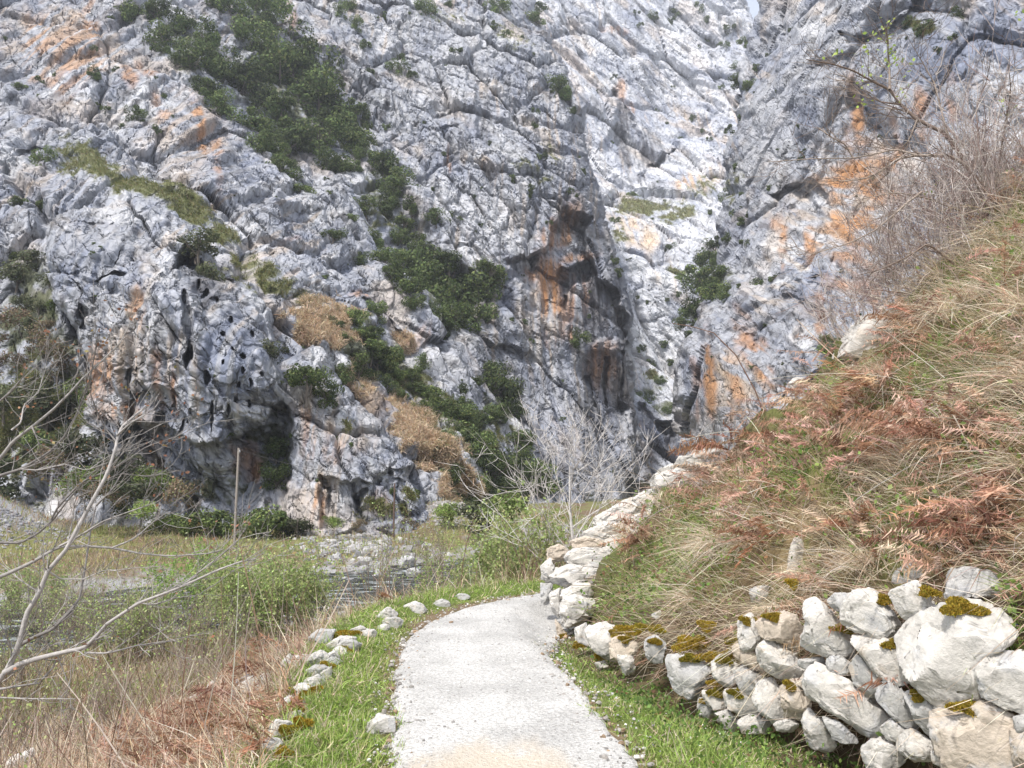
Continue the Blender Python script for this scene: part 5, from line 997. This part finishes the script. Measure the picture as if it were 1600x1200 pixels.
# tiny scattered tufts in cracks all over
for lay, n, box in (("gorge_cliff", 70, (420, 960, 0, 760)), ("gorge_cliff", 20, (0, 420, 0, 330)), ("right_cliff", 28, (1080, 1420, 0, 620)), ("far_cliff", 26, (900, 1140, 10, 600)), ("buttress_cliff", 22, (90, 640, 330, 780))):
    k = 0
    while k < n:
        a, b = bush_rs.uniform(box[0], box[1]), bush_rs.uniform(box[2], box[3]); Ly = LAYERS[lay]; i, j = int((b - Ly['y0']) / Ly['step']), int((a - Ly['x0']) / Ly['step'])
        if not (0 <= i < Ly['d'].shape[0] and 0 <= j < Ly['d'].shape[1]) or Ly['d'][i, j] < 4: continue
        k += 1; cliff_tree(lay, a, b, bush_rs.uniform(3, 7.5), {"gorge_cliff": "tiny dark tuft in a crack of the great left cliff", "right_cliff": "tiny dark tuft in a crack of the right wall", "far_cliff": "tiny dark tuft in a crack of the far wall", "buttress_cliff": "tiny dark tuft in a crack of the pitted buttress"}[lay], "tufts in the cracks of " + lay.replace("_", " "), "cliff_tuft", "tuft", small, .8)

# --- bushes that come into leaf by the river
def leafing_bush(name, px, py, Y, h, w, nst, nleaf, label, cat, seed, cols, stemc, leaf=.05, group=None, lvl=2, sp=.5, up=.25, base=None, lr=.62, r0=.02):
    rs = np.random.default_rng(seed); b = at(px, py, Y); gz = float(ground_z(b[0], b[1])); z0 = gz if base is None else base
    root = empty(name, (b[0], b[1], z0), label, cat, group); out, tips = [], []
    for k in range(nst):
        a = rs.uniform(0, 6.28); q = rs.uniform(0, .35) * w
        grow(rs, (math.cos(a) * q, math.sin(a) * q * .8, -.1), (math.cos(a) * sp * w / h + rs.normal(0, .1), math.sin(a) * sp * w / h, 1), h * rs.uniform(.5, .8), r0 * rs.uniform(.6, 1.1), lvl, out, tips, (3, 5), .55, up, 5, .12, .4, lr, .0019 + .00013 * Y)
    link("branches", tube_mesh("branches", out, 4, stemc, seed), M['bark'], root)
    if nleaf:
        ends = np.concatenate([P[1:] for P, r in out if r[0] < r0 * .75]); c = ends[rs.integers(0, len(ends), nleaf)] + rs.normal(0, .04, (nleaf, 3))
        V, Fq, cc = leaves(c, seed + 1, cols, np.ones(len(cols)), leaf * .85, leaf * 1.7, .03, .8); link("foliage", mesh("foliage", V, Fq, cc), M['leaf'], root)
    return root
SPR = [(.34, .44, .15), (.42, .50, .21), (.26, .35, .11), (.44, .45, .24)]
TWG = [(.26, .22, .18), (.20, .15, .12), (.32, .28, .23)]
leafing_bush("leafing_bush", 432, 985, 24, 2.9, 3.6, 50, 14000, "broad rounded bush with fresh pale green leaves in front of the river", "bush", 1, SPR, TWG, .065)
leafing_bush("leafing_bush", 380, 960, 27, 2.4, 2.4, 26, 6000, "smaller pale green bush touching the left side of the broad rounded one", "bush", 2, SPR, TWG, .065)
leafing_bush("leafing_bush", 290, 950, 30, 3.2, 2.2, 20, 5200, "brighter green bush between the bare tree's branches on the near bank", "bush", 3, [(.24, .38, .09), (.30, .44, .12)], TWG, .07)
leafing_bush("leafing_bush", 190, 1010, 22, 1.9, 2.6, 20, 2600, "low green bush behind the bare tree's middle branches", "bush", 4, SPR, TWG, .05)
leafing_bush("leafing_bush", 45, 960, 34, 3.2, 3.0, 22, 4000, "olive bush at the left edge beyond the bare tree's trunk", "bush", 5, SPR, TWG, .07)
leafing_bush("sapling", 598, 900, 33, 3.8, 1.6, 9, 700, "thin upright sapling with yellow green buds in front of the buttress spur", "sapling", 6, SPR, TWG, .06, None, 2, .3, .3)
leafing_bush("sapling", 668, 905, 30, 3.2, 2.0, 14, 900, "brown twiggy sapling thicket on the near bank right of the river water", "sapling", 7, SPR, TWG, .06, None, 2, .35, .3)
leafing_bush("sapling", 700, 915, 27, 2.6, 2.2, 16, 1500, "budding thicket with one bright green clump beside the path's far bend", "sapling", 8, SPR + [(.15, .3, .05)], TWG, .06, None, 2, .4, .25)
leafing_bush("leafing_bush", 812, 870, 24, 4.0, 2.6, 34, 15000, "tall pale green leafing thicket left of the pale leafless tree", "bush", 9, SPR, TWG, .075)
leafing_bush("leafing_bush", 770, 880, 26, 3.0, 2.4, 26, 6000, "pale green and brown thicket between tall thicket and budding saplings", "bush", 10, SPR, TWG, .06)
for k, (px, py, Y, h, w) in enumerate([(845, 905, 19, 2.5, 1.8), (790, 905, 20, 2.2, 2.2), (735, 910, 21, 2.1, 2.2), (690, 925, 20, 1.9, 2.0), (640, 950, 19, 1.1, 1.8), (590, 968, 18, .9, 1.7), (540, 985, 17, .9, 1.7)]):
    leafing_bush("bare_thicket", px, py, Y, h, w, 30, 260, "brown leafless thicket of fine stems along the outer side of the path's bend", "thicket", 30 + k, SPR, [(.25, .16, .11), (.20, .115, .08), (.31, .22, .16)], .045, "brown thickets beyond the far edge of the path", 2, .45, .3, None, .6, .012)
for k, (px, py, Y, h, w) in enumerate([(480, 1000, 15, 1.2, 1.4), (250, 1060, 13, 1.3, 1.6), (310, 1030, 15, 1.4, 1.6), (200, 1080, 11, 1.0, 1.4), (370, 1040, 13, 1.1, 1.3), (60, 1130, 9, .9, 1.4)]):
    leafing_bush("bare_thicket", px, py, Y, h, w, 18, 90, "grey brown leafless bramble thicket on the bank below the dead bracken", "thicket", 50 + k, SPR, [(.32, .27, .22), (.26, .19, .15), (.42, .36, .30)], .035, "thickets on the left bank", 2, .6, .12, None, .6, .009)
for k, (px, py, Y, h, w, nl) in enumerate([(120, 985, 24, 2.2, 2.6, 900), (20, 1030, 19, 2.0, 2.2, 700), (250, 1005, 22, 2.0, 2.4, 1200), (330, 1010, 21, 1.9, 2.2, 900), (75, 930, 31, 2.6, 2.8, 2400), (160, 960, 28, 2.4, 2.6, 900), (500, 975, 24, 1.2, 1.6, 1500), (235, 930, 33, 2.4, 2.4, 2600), (0, 1090, 14, 1.5, 1.8, 300), (150, 1060, 16, 1.5, 2.0, 500)]):
    leafing_bush("bank_shrub", px, py, Y, h, w, 26, nl, "twiggy brown shrub with some fresh leaves crowding the near river bank on the left", "shrub", 90 + k, SPR, TWG, .055, "twiggy shrubs on the near river bank", 2, .5, .25)
# dark evergreen bushes at the foot of the buttress
for k, (px, py, r, lab) in enumerate([(330, 795, 34, "bright green bush at the buttress's foot just left of the wooden pole"), (372, 800, 26, "green bush directly behind the wooden pole"), (420, 805, 38, "broad green bush at the buttress's foot right of the wooden pole"), (466, 800, 26, "brownish green bush against the orange foot of the spur"), (295, 800, 26, "green bush furthest left at the buttress's foot"), (255, 805, 24, "low dark bush between scree heap and buttress foot"), (445, 780, 26, "dark bush under the climbing ivy at the spur's left foot")]):
    P = at(px, py, 61.0 + k * .2); P[2] = max(float(ground_z(P[0], P[1])) + r * 61 / F * .7, P[2]); R_ = r * 61 / F
    P[2] = float(ground_z(P[0], P[1])); root = empty("evergreen_bush", P, lab, "bush"); c = link("crown", [crowns[2], spring[0], crowns[2], greyish[0]][k % 4], None, root); c.location = (0, 0, R_ * .62); c.scale = (R_ * 1.35, R_ * 1.1, R_ * 1.05); c.rotation_euler = (0, 0, k * 1.3)
    t = link("trunk", trunk_me, None, root); t.location = (0, 0, R_); t.scale = (R_,) * 3

for k, (px, py, Y, r, nm) in enumerate([(15, 735, 62, 44, 0), (75, 725, 63, 40, 1), (130, 750, 60, 34, 2), (165, 775, 58, 30, 1), (205, 770, 59, 34, 0), (240, 750, 62, 34, 2), (185, 730, 63, 36, 0), (280, 770, 61, 30, 1), (120, 700, 66, 40, 0), (225, 795, 56, 22, 2), (520, 815, 61, 14, 2), (560, 820, 60, 14, 1), (700, 800, 66, 24, 2), (745, 800, 62, 30, 0), (790, 790, 60, 36, 2), (640, 818, 62, 14, 1)]):
    P = at(px, py, Y); R_ = r * Y / F; P[2] = max(P[2], float(ground_z(P[0], P[1])) + R_ * .5)
    o = link("undergrowth_bush", [greyish[0], brownish[k % 2], spring[1]][nm], None, None, P); o.scale = (R_ * 1.4, R_ * 1.1, R_ * 1.1); o.rotation_euler = (0, 0, k); tag(o, "bushy undergrowth at the foot of the cliffs beyond the far meadow", "bush", "undergrowth at the foot of the cliffs")
# --- pale leafless tree beyond the bend
def branch_parts(root, out, cut, sides, cols, seed, names=("trunk", "branches")):
    a = [l for l in out if l[1][0] >= cut]; b = [l for l in out if l[1][0] < cut]
    if a: link(names[0], tube_mesh(names[0], a, sides, cols, seed), M['bark'], root)
    if b: link(names[1], tube_mesh(names[1], b, 4, cols, seed + 1), M['bark'], root)
rs = np.random.default_rng(17); b = at(905, 880, 23.0); gz = float(ground_z(b[0], b[1])); root = empty("bare_tree", (b[0], b[1], gz), "pale leafless tree with fine spreading twigs behind the rock outcrop", "tree")
out, tips = [], []; top = at(910, 650, 23.0)[2] - gz
grow(rs, (0, 0, -.2), (-.02, 0, 1), top * .82, .085, 0, out, tips, (1, 1), .1, .2, 9, .05, .3, .5, .0085); main = out[0][0]
for k in range(21):
    f_ = .22 + .76 * k / 21; i_ = min(int(f_ * 9), 8); q = main[i_] + (main[i_ + 1] - main[i_]) * (f_ * 9 - i_); a_ = k * 2.4 + rs.uniform(-.4, .4); e_ = .35 + .9 * f_
    grow(rs, q, (math.cos(a_), math.sin(a_) * .8, e_), top * (.62 - .36 * f_) * rs.uniform(.8, 1.1), .036 * (1.15 - f_), 2, out, tips, (5, 7), .6, .07, 6, .1, .3, .5, .0078)
branch_parts(root, out, .03, 6, [(.60, .57, .55), (.52, .49, .47), (.66, .64, .62)], 3)

# --- leafless tree in the left foreground, followed limb by limb
LT = [
 (5.9, .055, .016, [(-190,1300),(-120,1200),(-60,1120),(0,1062),(14,1042),(31,1004),(42,958),(62,925),(75,892),(104,858),(137,796),(167,742),(181,700),(182,690),(190,667),(213,647),(233,633)]),
 (5.8, .030, .006, [(6,1052),(30,1038),(58,1029),(95,1020),(133,1012),(150,995),(167,975),(217,942),(250,930),(283,917),(342,890),(375,878),(400,873)]),
 (6.1, .022, .006, [(31,1008),(55,995),(83,983),(110,955),(125,933),(135,875),(142,825),(150,790)]),
 (6.2, .024, .005, [(-80,925),(0,902),(50,879),(92,854),(130,853),(175,856),(220,865),(267,869),(325,865),(350,858)]),
 (6.4, .018, .004, [(-60,840),(0,848),(33,848),(60,833),(83,812),(105,783),(133,750),(170,715),(208,690)]),
 (6.6, .020, .004, [(-60,770),(0,743),(33,733),(77,707),(100,683),(120,647),(133,613),(143,580),(150,543),(153,520)]),
 (6.5, .024, .004, [(-70,770),(0,717),(20,690),(50,667),(83,640),(110,613),(130,590),(160,563),(187,537),(200,513),(207,493)]),
 (5.7, .016, .004, [(-60,1080),(0,1077),(30,1072),(62,1067),(85,1040),(90,1015)]), (5.6, .012, .003, [(-50,1085),(0,1090),(58,1092),(90,1092),(118,1092)]),
 (5.9, .014, .003, [(133,1020),(167,1021),(217,1008),(250,1004),(285,1000)]), (6.2, .013, .003, [(80,812),(90,793),(127,753),(187,727),(230,697),(290,677),(307,653)]),
 (6.3, .012, .003, [(18,672),(33,660),(37,633),(60,613),(72,573),(75,547),(77,530)]), (6.1, .012, .003, [(150,790),(175,765),(190,740),(235,745),(280,735)]), (6.0, .012, .003, [(182,690),(165,670),(150,640),(140,610)]),
 (6.0, .012, .003, [(183,680),(205,660),(240,640),(250,625)]), (5.9, .011, .003, [(217,942),(240,945),(270,935),(310,930),(330,915)]), (6.1, .012, .003, [(92,854),(120,840),(160,815),(200,800),(230,790),(255,768)]),
 (6.2, .010, .003, [(175,856),(210,842),(240,815),(262,800),(300,812)]), (6.3, .010, .003, [(60,925),(30,905),(0,880),(-30,860)]), (6.0, .010, .003, [(75,892),(95,905),(130,905),(165,890),(190,893)]), (6.3, .010, .003, [(33,733),(60,735),(100,725),(135,735),(170,722)]),
 (5.8, .010, .003, [(283,917),(310,895),(345,868),(372,845),(382,828)]), (6.2, .012, .003, [(-30,640),(0,627),(20,610),(35,590),(40,572)]), (6.1, .010, .003, [(104,858),(112,820),(118,780),(130,760)]), (6.4, .009, .003, [(50,667),(60,690),(66,720),(62,745)]),
]
rs = np.random.default_rng(23); out = []; root = empty("bare_tree", at(-190, 1300, 5.9), "leafless grey tree reaching in from the left edge with reddish opening leaves", "tree"); rl = np.array(root.location)
RED = [(-1, 207, 493), (1, 155, 515), (1, 153, 535), (1, 76, 527), (1, 38, 572), (1, 205, 600), (1, 180, 637), (1, 60, 640), (1, 25, 640), (1, 250, 685), (1, 195, 660), (1, 258, 690), (1, 240, 705), (1, 160, 735), (1, 308, 625), (1, 380, 825), (1, 345, 845), (1, 250, 770), (1, 165, 685), (1, 300, 815), (1, 385, 810), (1, 35, 710), (1, 75, 680), (1, 120, 560), (1, 150, 600), (1, 215, 620), (1, 265, 745), (1, 130, 700), (1, 330, 850), (1, 290, 690)]
tipsL = []
for Y, r0, r1, L in LT:
    L = np.array(L, float); t = np.linspace(0, 1, len(L)); tt = np.linspace(0, 1, len(L) * 3); x = np.interp(tt, t, L[:, 0]); y = np.interp(tt, t, L[:, 1]); n = len(tt)
    ph = rs.uniform(0, 6); P = at(x, y, Y + .35 * np.sin(tt * 3 + ph) * tt) - rl; rad = (r0 + (r1 - r0) * tt ** .8) * (.5 if r0 > .05 else .76); out.append((P, rad))
    for k in range(int(n * .75)):
        i = rs.integers(max(1, n // 6), n - 1); d = P[min(i + 1, n - 1)] - P[i - 1]; d /= np.linalg.norm(d); d = d + rs.normal(0, .55, 3) + np.array([.05, 0, .15]); sub, tp = [], []
        grow(rs, P[i], d, rs.uniform(.12, .5), max(rad[i] * .32, .0028), 1, sub, tp, (1, 3), .7, .12, 4, .16, .5, .5); out += sub; tipsL += tp
branch_parts(root, out, .011, 7, [(.30, .285, .27), (.23, .215, .205), (.37, .35, .335)], 5)
c = [at(a, b, 6.1) - rl + rs.normal(0, .04, (6, 3)) for _, a, b in RED]; tl = np.array(tipsL); c = np.concatenate(c + [tl[rs.integers(0, len(tl), 120)]])
V, Fq, cc = leaves(c, 7, [(.30, .15, .09), (.34, .19, .12), (.28, .22, .10), (.20, .11, .07)], (3, 3, 1.5, 1), .02, .045, .02, 1.0); link("leaves", mesh("leaves", V, Fq, cc), M['leaf'], root)

# --- leafless hazel leaning out over the bank at the upper right, few green leaves
RT = [(7.6, .030, .005, [(1565,345),(1545,310),(1520,273),(1480,210),(1433,187),(1407,163),(1390,140),(1363,127),(1333,110),(1300,100),(1260,93)]), (7.6, .014, .004, [(1390,140),(1390,113),(1388,90),(1387,67),(1383,40)]),
 (7.4, .022, .004, [(1545,320),(1513,260),(1483,243),(1433,243),(1407,247),(1360,277),(1330,282),(1300,283)]), (7.4, .012, .003, [(1433,243),(1400,233),(1360,242),(1333,247),(1267,248),(1200,253)]), (7.2, .012, .003, [(1440,300),(1417,317),(1400,333),(1367,360),(1327,380),(1293,390),(1260,400)]),
 (7.7, .010, .003, [(1433,187),(1420,220),(1405,235),(1370,225),(1340,205)]), (7.5, .012, .003, [(1480,210),(1470,170),(1460,130),(1440,95),(1425,70)]), (7.5, .014, .003, [(1555,320),(1560,260),(1570,200),(1580,140),(1575,100)]), (7.3, .012, .003, [(1545,330),(1500,330),(1450,310),(1400,300),(1350,310)]),
 (7.8, .010, .003, [(1407,163),(1380,160),(1350,150),(1330,140)]), (7.0, .012, .003, [(1500,420),(1450,380),(1420,400),(1380,420),(1340,430)]), (7.2, .010, .003, [(1520,273),(1530,220),(1525,170),(1540,130)]), (7.6, .009, .003, [(1333,247),(1320,225),(1300,215),(1280,200)]),
 (9.0, .010, .003, [(1215,700),(1180,610),(1150,555),(1115,520),(1080,510),(1050,505)])]
rs = np.random.default_rng(29); b = at(1565, 345, 7.6); root = empty("bare_tree", b, "leafless dark twigged tree leaning left over the bracken bank, few fresh leaves", "tree"); rl = np.array(root.location); out = []
for Y, r0, r1, L in RT[:-1]:
    L = np.array(L, float); t = np.linspace(0, 1, len(L)); tt = np.linspace(0, 1, len(L) * 3); n = len(tt); P = at(np.interp(tt, t, L[:, 0]), np.interp(tt, t, L[:, 1]), Y + .5 * np.sin(tt * 3 + rs.uniform(0, 6)) * tt) - rl; rad = r0 + (r1 - r0) * tt ** .8; out.append((P, rad))
    for k in range(int(n * 1.25)):
        i = rs.integers(max(1, n // 6), n - 1); d = P[min(i + 1, n - 1)] - P[i - 1]; d /= np.linalg.norm(d); d = d + rs.normal(0, .6, 3) + np.array([0, 0, .1]); sub, tp = [], []
        grow(rs, P[i], d, rs.uniform(.15, .6), max(rad[i] * .35, .0026), 1, sub, tp, (2, 4), .7, .05, 4, .2, .5, .55); out += sub
branch_parts(root, out, .010, 6, [(.16, .12, .10), (.22, .17, .14), (.30, .25, .21)], 9)
c = np.concatenate([at(a, b, 7.6) - rl + rs.normal(0, .05, (9, 3)) for a, b in [(1383,40),(1390,75),(1352,72),(1380,100),(1357,127),(1350,157),(1407,145),(1302,83),(1593,30),(1415,97),(1385,55),(1395,85),(1570,165),(1455,300)]])
V, Fq, cc = leaves(c, 8, [(.34, .46, .10), (.42, .52, .16)], (1, 1), .03, .06, .03, 1.0); link("leaves", mesh("leaves", V, Fq, cc), M['leaf'], root)
Y, r0, r1, L = RT[-1]; L = np.array(L, float); P = at(L[:, 0], L[:, 1], Y); o = link("bramble_cane", tube_mesh("bramble_cane", [(P, np.linspace(.010, .004, len(P)))], 5, [(.2, .13, .1)]), M['bark']); tag(o, "single dark cane arching left from the red bracken over the gorge mouth", "cane")
# purple grey thickets on the top of the bank
for k, (px, py, h, w) in enumerate([(1440, 330, 1.0, 1.2), (1500, 280, 1.2, 1.2), (1560, 200, 1.2, 1.1), (1590, 130, 1.1, 1.1), (1400, 400, .9, 1.1), (1540, 330, 1.1, 1.3), (1600, 260, 1.2, 1.3), (1460, 400, .8, 1.0), (1350, 470, .7, .9), (1580, 80, 1.0, 1.0), (1480, 350, 1.4, 1.2), (1530, 240, 1.5, 1.2), (1420, 360, 1.2, 1.2), (1570, 150, 1.5, 1.2), (1510, 200, 1.4, 1.0), (1600, 330, 1.3, 1.2)]):
    Y = 7.8; bb = None
    for Y in np.arange(4.0, 12, .1):
        q = at(px, py + 40, Y)
        if ground_z(q[0], q[1]) >= q[2]: bb = Y; break
    bb = bb or 7.5
    leafing_bush("bare_thicket", px, py + 40, bb + .15, h * 1.25, w, 17, 0, "tangled leafless grey brown thicket on the crest of the bank at the right", "thicket", 70 + k, SPR, [(.40, .34, .32), (.46, .40, .37), (.30, .22, .20), (.56, .51, .47)], .03, "thickets on the crest of the bank", 2, .75, .05, None, .62, .0055)

# --- poles across the river
def pole(px, y0, y1, Y, r, label, cat, ins=True):
    b = at(px, y1, Y); t = at(px, y0, Y); gz = float(ground_z(b[0], b[1])); z0 = min(b[2], gz); root = empty("utility_pole", (b[0], b[1], z0), label, cat); h = t[2] - z0
    link("pole", tube_mesh("pole", [(np.array([[0, 0, -.3], [0, 0, h * .5], [.02, 0, h]]), np.array([r, r * .9, r * .75]))], 8, [(.30, .27, .24) if ins else (.13, .09, .075)]), M['bark'], root)
    if ins:
        link("insulator", tube_mesh("insulator", [(np.array([[.1, 0, h - .35], [.1, 0, h - .28], [.1, 0, h - .2], [.1, 0, h - .12]]), np.array([.03, .07, .05, .02]))], 8, [(.4, .4, .4)]), M['bark'], root)
        link("bracket", tube_mesh("bracket", [(np.array([[0, 0, h - .35], [.1, 0, h - .35]]), np.array([.02, .02]))], 5, [(.2, .2, .2)]), M['bark'], root)
    return root, np.array([b[0], b[1], z0 + h])
_, ptop = pole(367, 700, 835, 58, .10, "grey wooden utility pole standing on the far bank before the green bushes", "utility pole")
pole(615, 755, 832, 60, .08, "short dark wooden pole leaning at the foot of the buttress spur", "pole", False)
q = at(640, 742, 62); P = np.linspace(ptop + np.array([.1, 0, -.15]), q, 24); P[:, 2] -= 1.1 * np.sin(np.linspace(0, np.pi, 24)) * .6
tag(link("cable", tube_mesh("cable", [(P, np.full(24, .02))], 4, [(.08, .08, .08)]), M['bark']), "thin dark cable sagging from the utility pole across the buttress", "cable")

# --- gravel bar, river boulders, scree
def pebbles(n, fn, seed, s0, s1, col):
    rs = np.random.default_rng(seed); P = fn(rs, n); n = len(P); U, Fq = cube_sphere(2); m = len(U); sz = (s0 + (s1 - s0) * rs.random(n) ** 3)
    V = U[None] * (1 + rs.normal(0, .16, (n, m, 1))) * (sz[:, None, None] * rs.uniform(.6, 1.25, (n, 1, 3)) * np.array([1, 1, .75])) + P[:, None]
    return V.reshape(-1, 3), (Fq[None] + (np.arange(n) * m)[:, None, None]).reshape(-1, 4), np.repeat(np.array(col)[rs.integers(0, len(col), n)] * rs.uniform(.75, 1.25, (n, 1)), m, 0)
def bar(rs, n):
    a = at(rs.normal(560, 48, n), 868 + np.clip(rs.normal(0, 9, n), -20, 20), 1.0); d = a - np.array([0, 0, CAMZ]); t = (WATERZ + .15 - CAMZ) / d[:, 2]; P = d * t[:, None]; P[:, 2] = np.maximum(ground_z(P[:, 0], P[:, 1]), WATERZ) + .02; return P
def banks(rs, n):
    i = rs.integers(60, 290, n); k = rs.choice([-1, 1], n) * rs.uniform(3.8, 7.5, n); X = rx_[i] + rnx[i] * k; Y = ry_[i] + rny[i] * k; z = ground_z(X, Y); P = np.stack([X, Y, np.maximum(z, WATERZ - .1)], -1); return P[z < -3.4]
LIME = [(.36, .36, .36), (.28, .28, .29), (.44, .43, .42), (.2, .195, .19)]
stuff("gravel_bar", [pebbles(800, bar, 1, .08, .42, LIME), pebbles(1300, banks, 2, .07, .38, LIME)], M['stone'])
def heap(cx, cy, rx, ry):
    def f(rs, n):
        X = cx + rs.normal(0, rx * .6, n); Y = cy - np.abs(rs.normal(0, ry * .7, n)); return np.stack([X, Y, ground_z(X, Y) + .02], -1)
    return f
stuff("scree", [pebbles(9000, heap(-45, 58, 8.5, 7), 3, .06, .20, [(.30, .30, .32), (.24, .24, .26), (.36, .36, .37)]), pebbles(1500, heap(-6, 76, 4, 6), 4, .08, .3, [(.36, .35, .34), (.30, .29, .28)])], M['stone'])
for k, (px, py, r, lab) in enumerate([(636, 882, 12, "pale boulder standing at the right end of the gravel bar"), (545, 868, 11, "largest rounded boulder on the gravel bar"), (575, 875, 9, "smaller boulder right of the largest one on the gravel bar"), (520, 862, 9, "boulder at the gravel bar's left end under the dark cut bank"), (645, 898, 9, "boulder in the white water right of the gravel bar"), (455, 848, 7, "lone pale stone on the far meadow")]):
    d = ray(px, py); Y = (WATERZ + .2 - CAMZ) / d[2] * d[1]; a = np.linspace(0, 2 * np.pi, 9)[:-1]; pl = np.stack([px + r * 1.2 * np.cos(a), py - r * .3 + r * .8 * np.sin(a)], -1)
    me, ctr, size = stone_mesh("boulder", pl, Y, .9, 700 + k, (.46, .46, .46)); o = link("boulder", me, M['stone']); o.location = ctr; tag(o, lab, "boulder")
# --- small gravel on the path
def gr(rs, n):
    t = rs.integers(40, 200, n); k = rs.uniform(-.86, .86, n); X = px_[t] + nx_[t] * k + rs.normal(0, .05, n); Y = py_[t] + ny_[t] * k + rs.normal(0, .05, n); return np.stack([X, Y, ground_z(X, Y, False) + .028], -1)
stuff("path_gravel", [pebbles(9000, gr, 9, .003, .014, [(.5, .49, .47), (.62, .61, .59), (.36, .35, .33), (.26, .25, .24)])], M['stone'])
def gre(rs, n):
    t = rs.integers(40, 190, n); k = rs.choice([-1, 1], n) * (.74 - np.abs(rs.normal(0, .10, n))); X = px_[t] + nx_[t] * k; Y = py_[t] + ny_[t] * k; return np.stack([X, Y, ground_z(X, Y, False) + .024], -1)
stuff("path_edge_gravel", [pebbles(1500, gre, 10, .006, .026, [(.5, .48, .45), (.42, .40, .37), (.3, .28, .26), (.34, .25, .17)])], M['stone'])
# --- blue flowers beside the big boulder, daisies on the verge
def flower_points(L, Y, n, s, seed):
    rs = np.random.default_rng(seed); return np.concatenate([at(a, b, Y) + rs.normal(0, s, (n, 3)) for a, b in L])
c = flower_points([c5([(1350,600),(1410,545),(1465,537),(1500,490),(1465,493),(1555,377),(1395,510),(1430,500),(1490,460),(1370,575)])[i] for i in range(10)], 4.15, 3, .015, 5)
root = empty("flowering_plant", c.mean(0), "small plant with bright blue flowers in the grass right of the large rounded boulder", "flowers"); rl = np.array(root.location)
for q in range(0, len(c), 3):
    V, Fq, cc = leaves(np.repeat(c[q:q + 1] - rl, 5, 0), 3 + q, [(.07, .10, .55), (.10, .14, .70)], (1, 1), .014, .024, .004, 1.5); link("flower", mesh("flower", V, Fq, cc), M['leaf'], root)
rs = np.random.default_rng(2); p0 = np.repeat(c - rl, 14, 0) + rs.normal(0, .05, (len(c) * 14, 3)); n = len(p0); V, Fq, cc = blades(p0 - np.array([0, 0, .10]), np.array([0, -.2, 1]) + rs.normal(0, .5, (n, 3)), rs.uniform(.06, .16, n), np.full(n, .005), pick(rs, n, GREEN, (3, 3, 3, 1)), rs.normal(0, .03, (n, 3)), 4); link("leaves", mesh("leaves", V, Fq, cc), M['grass'], root)
P, px, py, s, w = scatter(26000, 2.4, 7, lambda X, Y, s, w, px, py, P: ((s > .95) & (w < .1)) * spots(px, py, [(1020, 1110, 90, 50, .12), (1130, 1170, 60, 30, .1)]), 131, .7)
P[:, 2] += .08; stuff("daisies", [leaves(P, 132, [(.8, .8, .78)], (1,), .012, .02, .01, 3.)], M['leaf'])
# ------------------------------------------------------------------ the air of the gorge
hx, hy0, hy1, hz0, hz1 = 700, -40, 560, -60, 360
V = [(x, y, z) for z in (hz0, hz1) for y in (hy0, hy1) for x in (-hx, hx)]
o = link("haze", mesh("haze", V, np.array([(0, 2, 3, 1), (4, 5, 7, 6), (0, 1, 5, 4), (2, 6, 7, 3), (0, 4, 6, 2), (1, 3, 7, 5)]))); o["kind"] = "stuff"
hm = bpy.data.materials.new("haze"); hm.use_nodes = True; hm.node_tree.nodes.clear(); ho = hm.node_tree.nodes.new("ShaderNodeOutputMaterial"); pv = hm.node_tree.nodes.new("ShaderNodeVolumePrincipled")
pv.inputs["Color"].default_value = (.86, .9, 1, 1); pv.inputs["Density"].default_value = .00033; hm.node_tree.links.new(pv.outputs[0], ho.inputs["Volume"]); o.data.materials.append(hm)
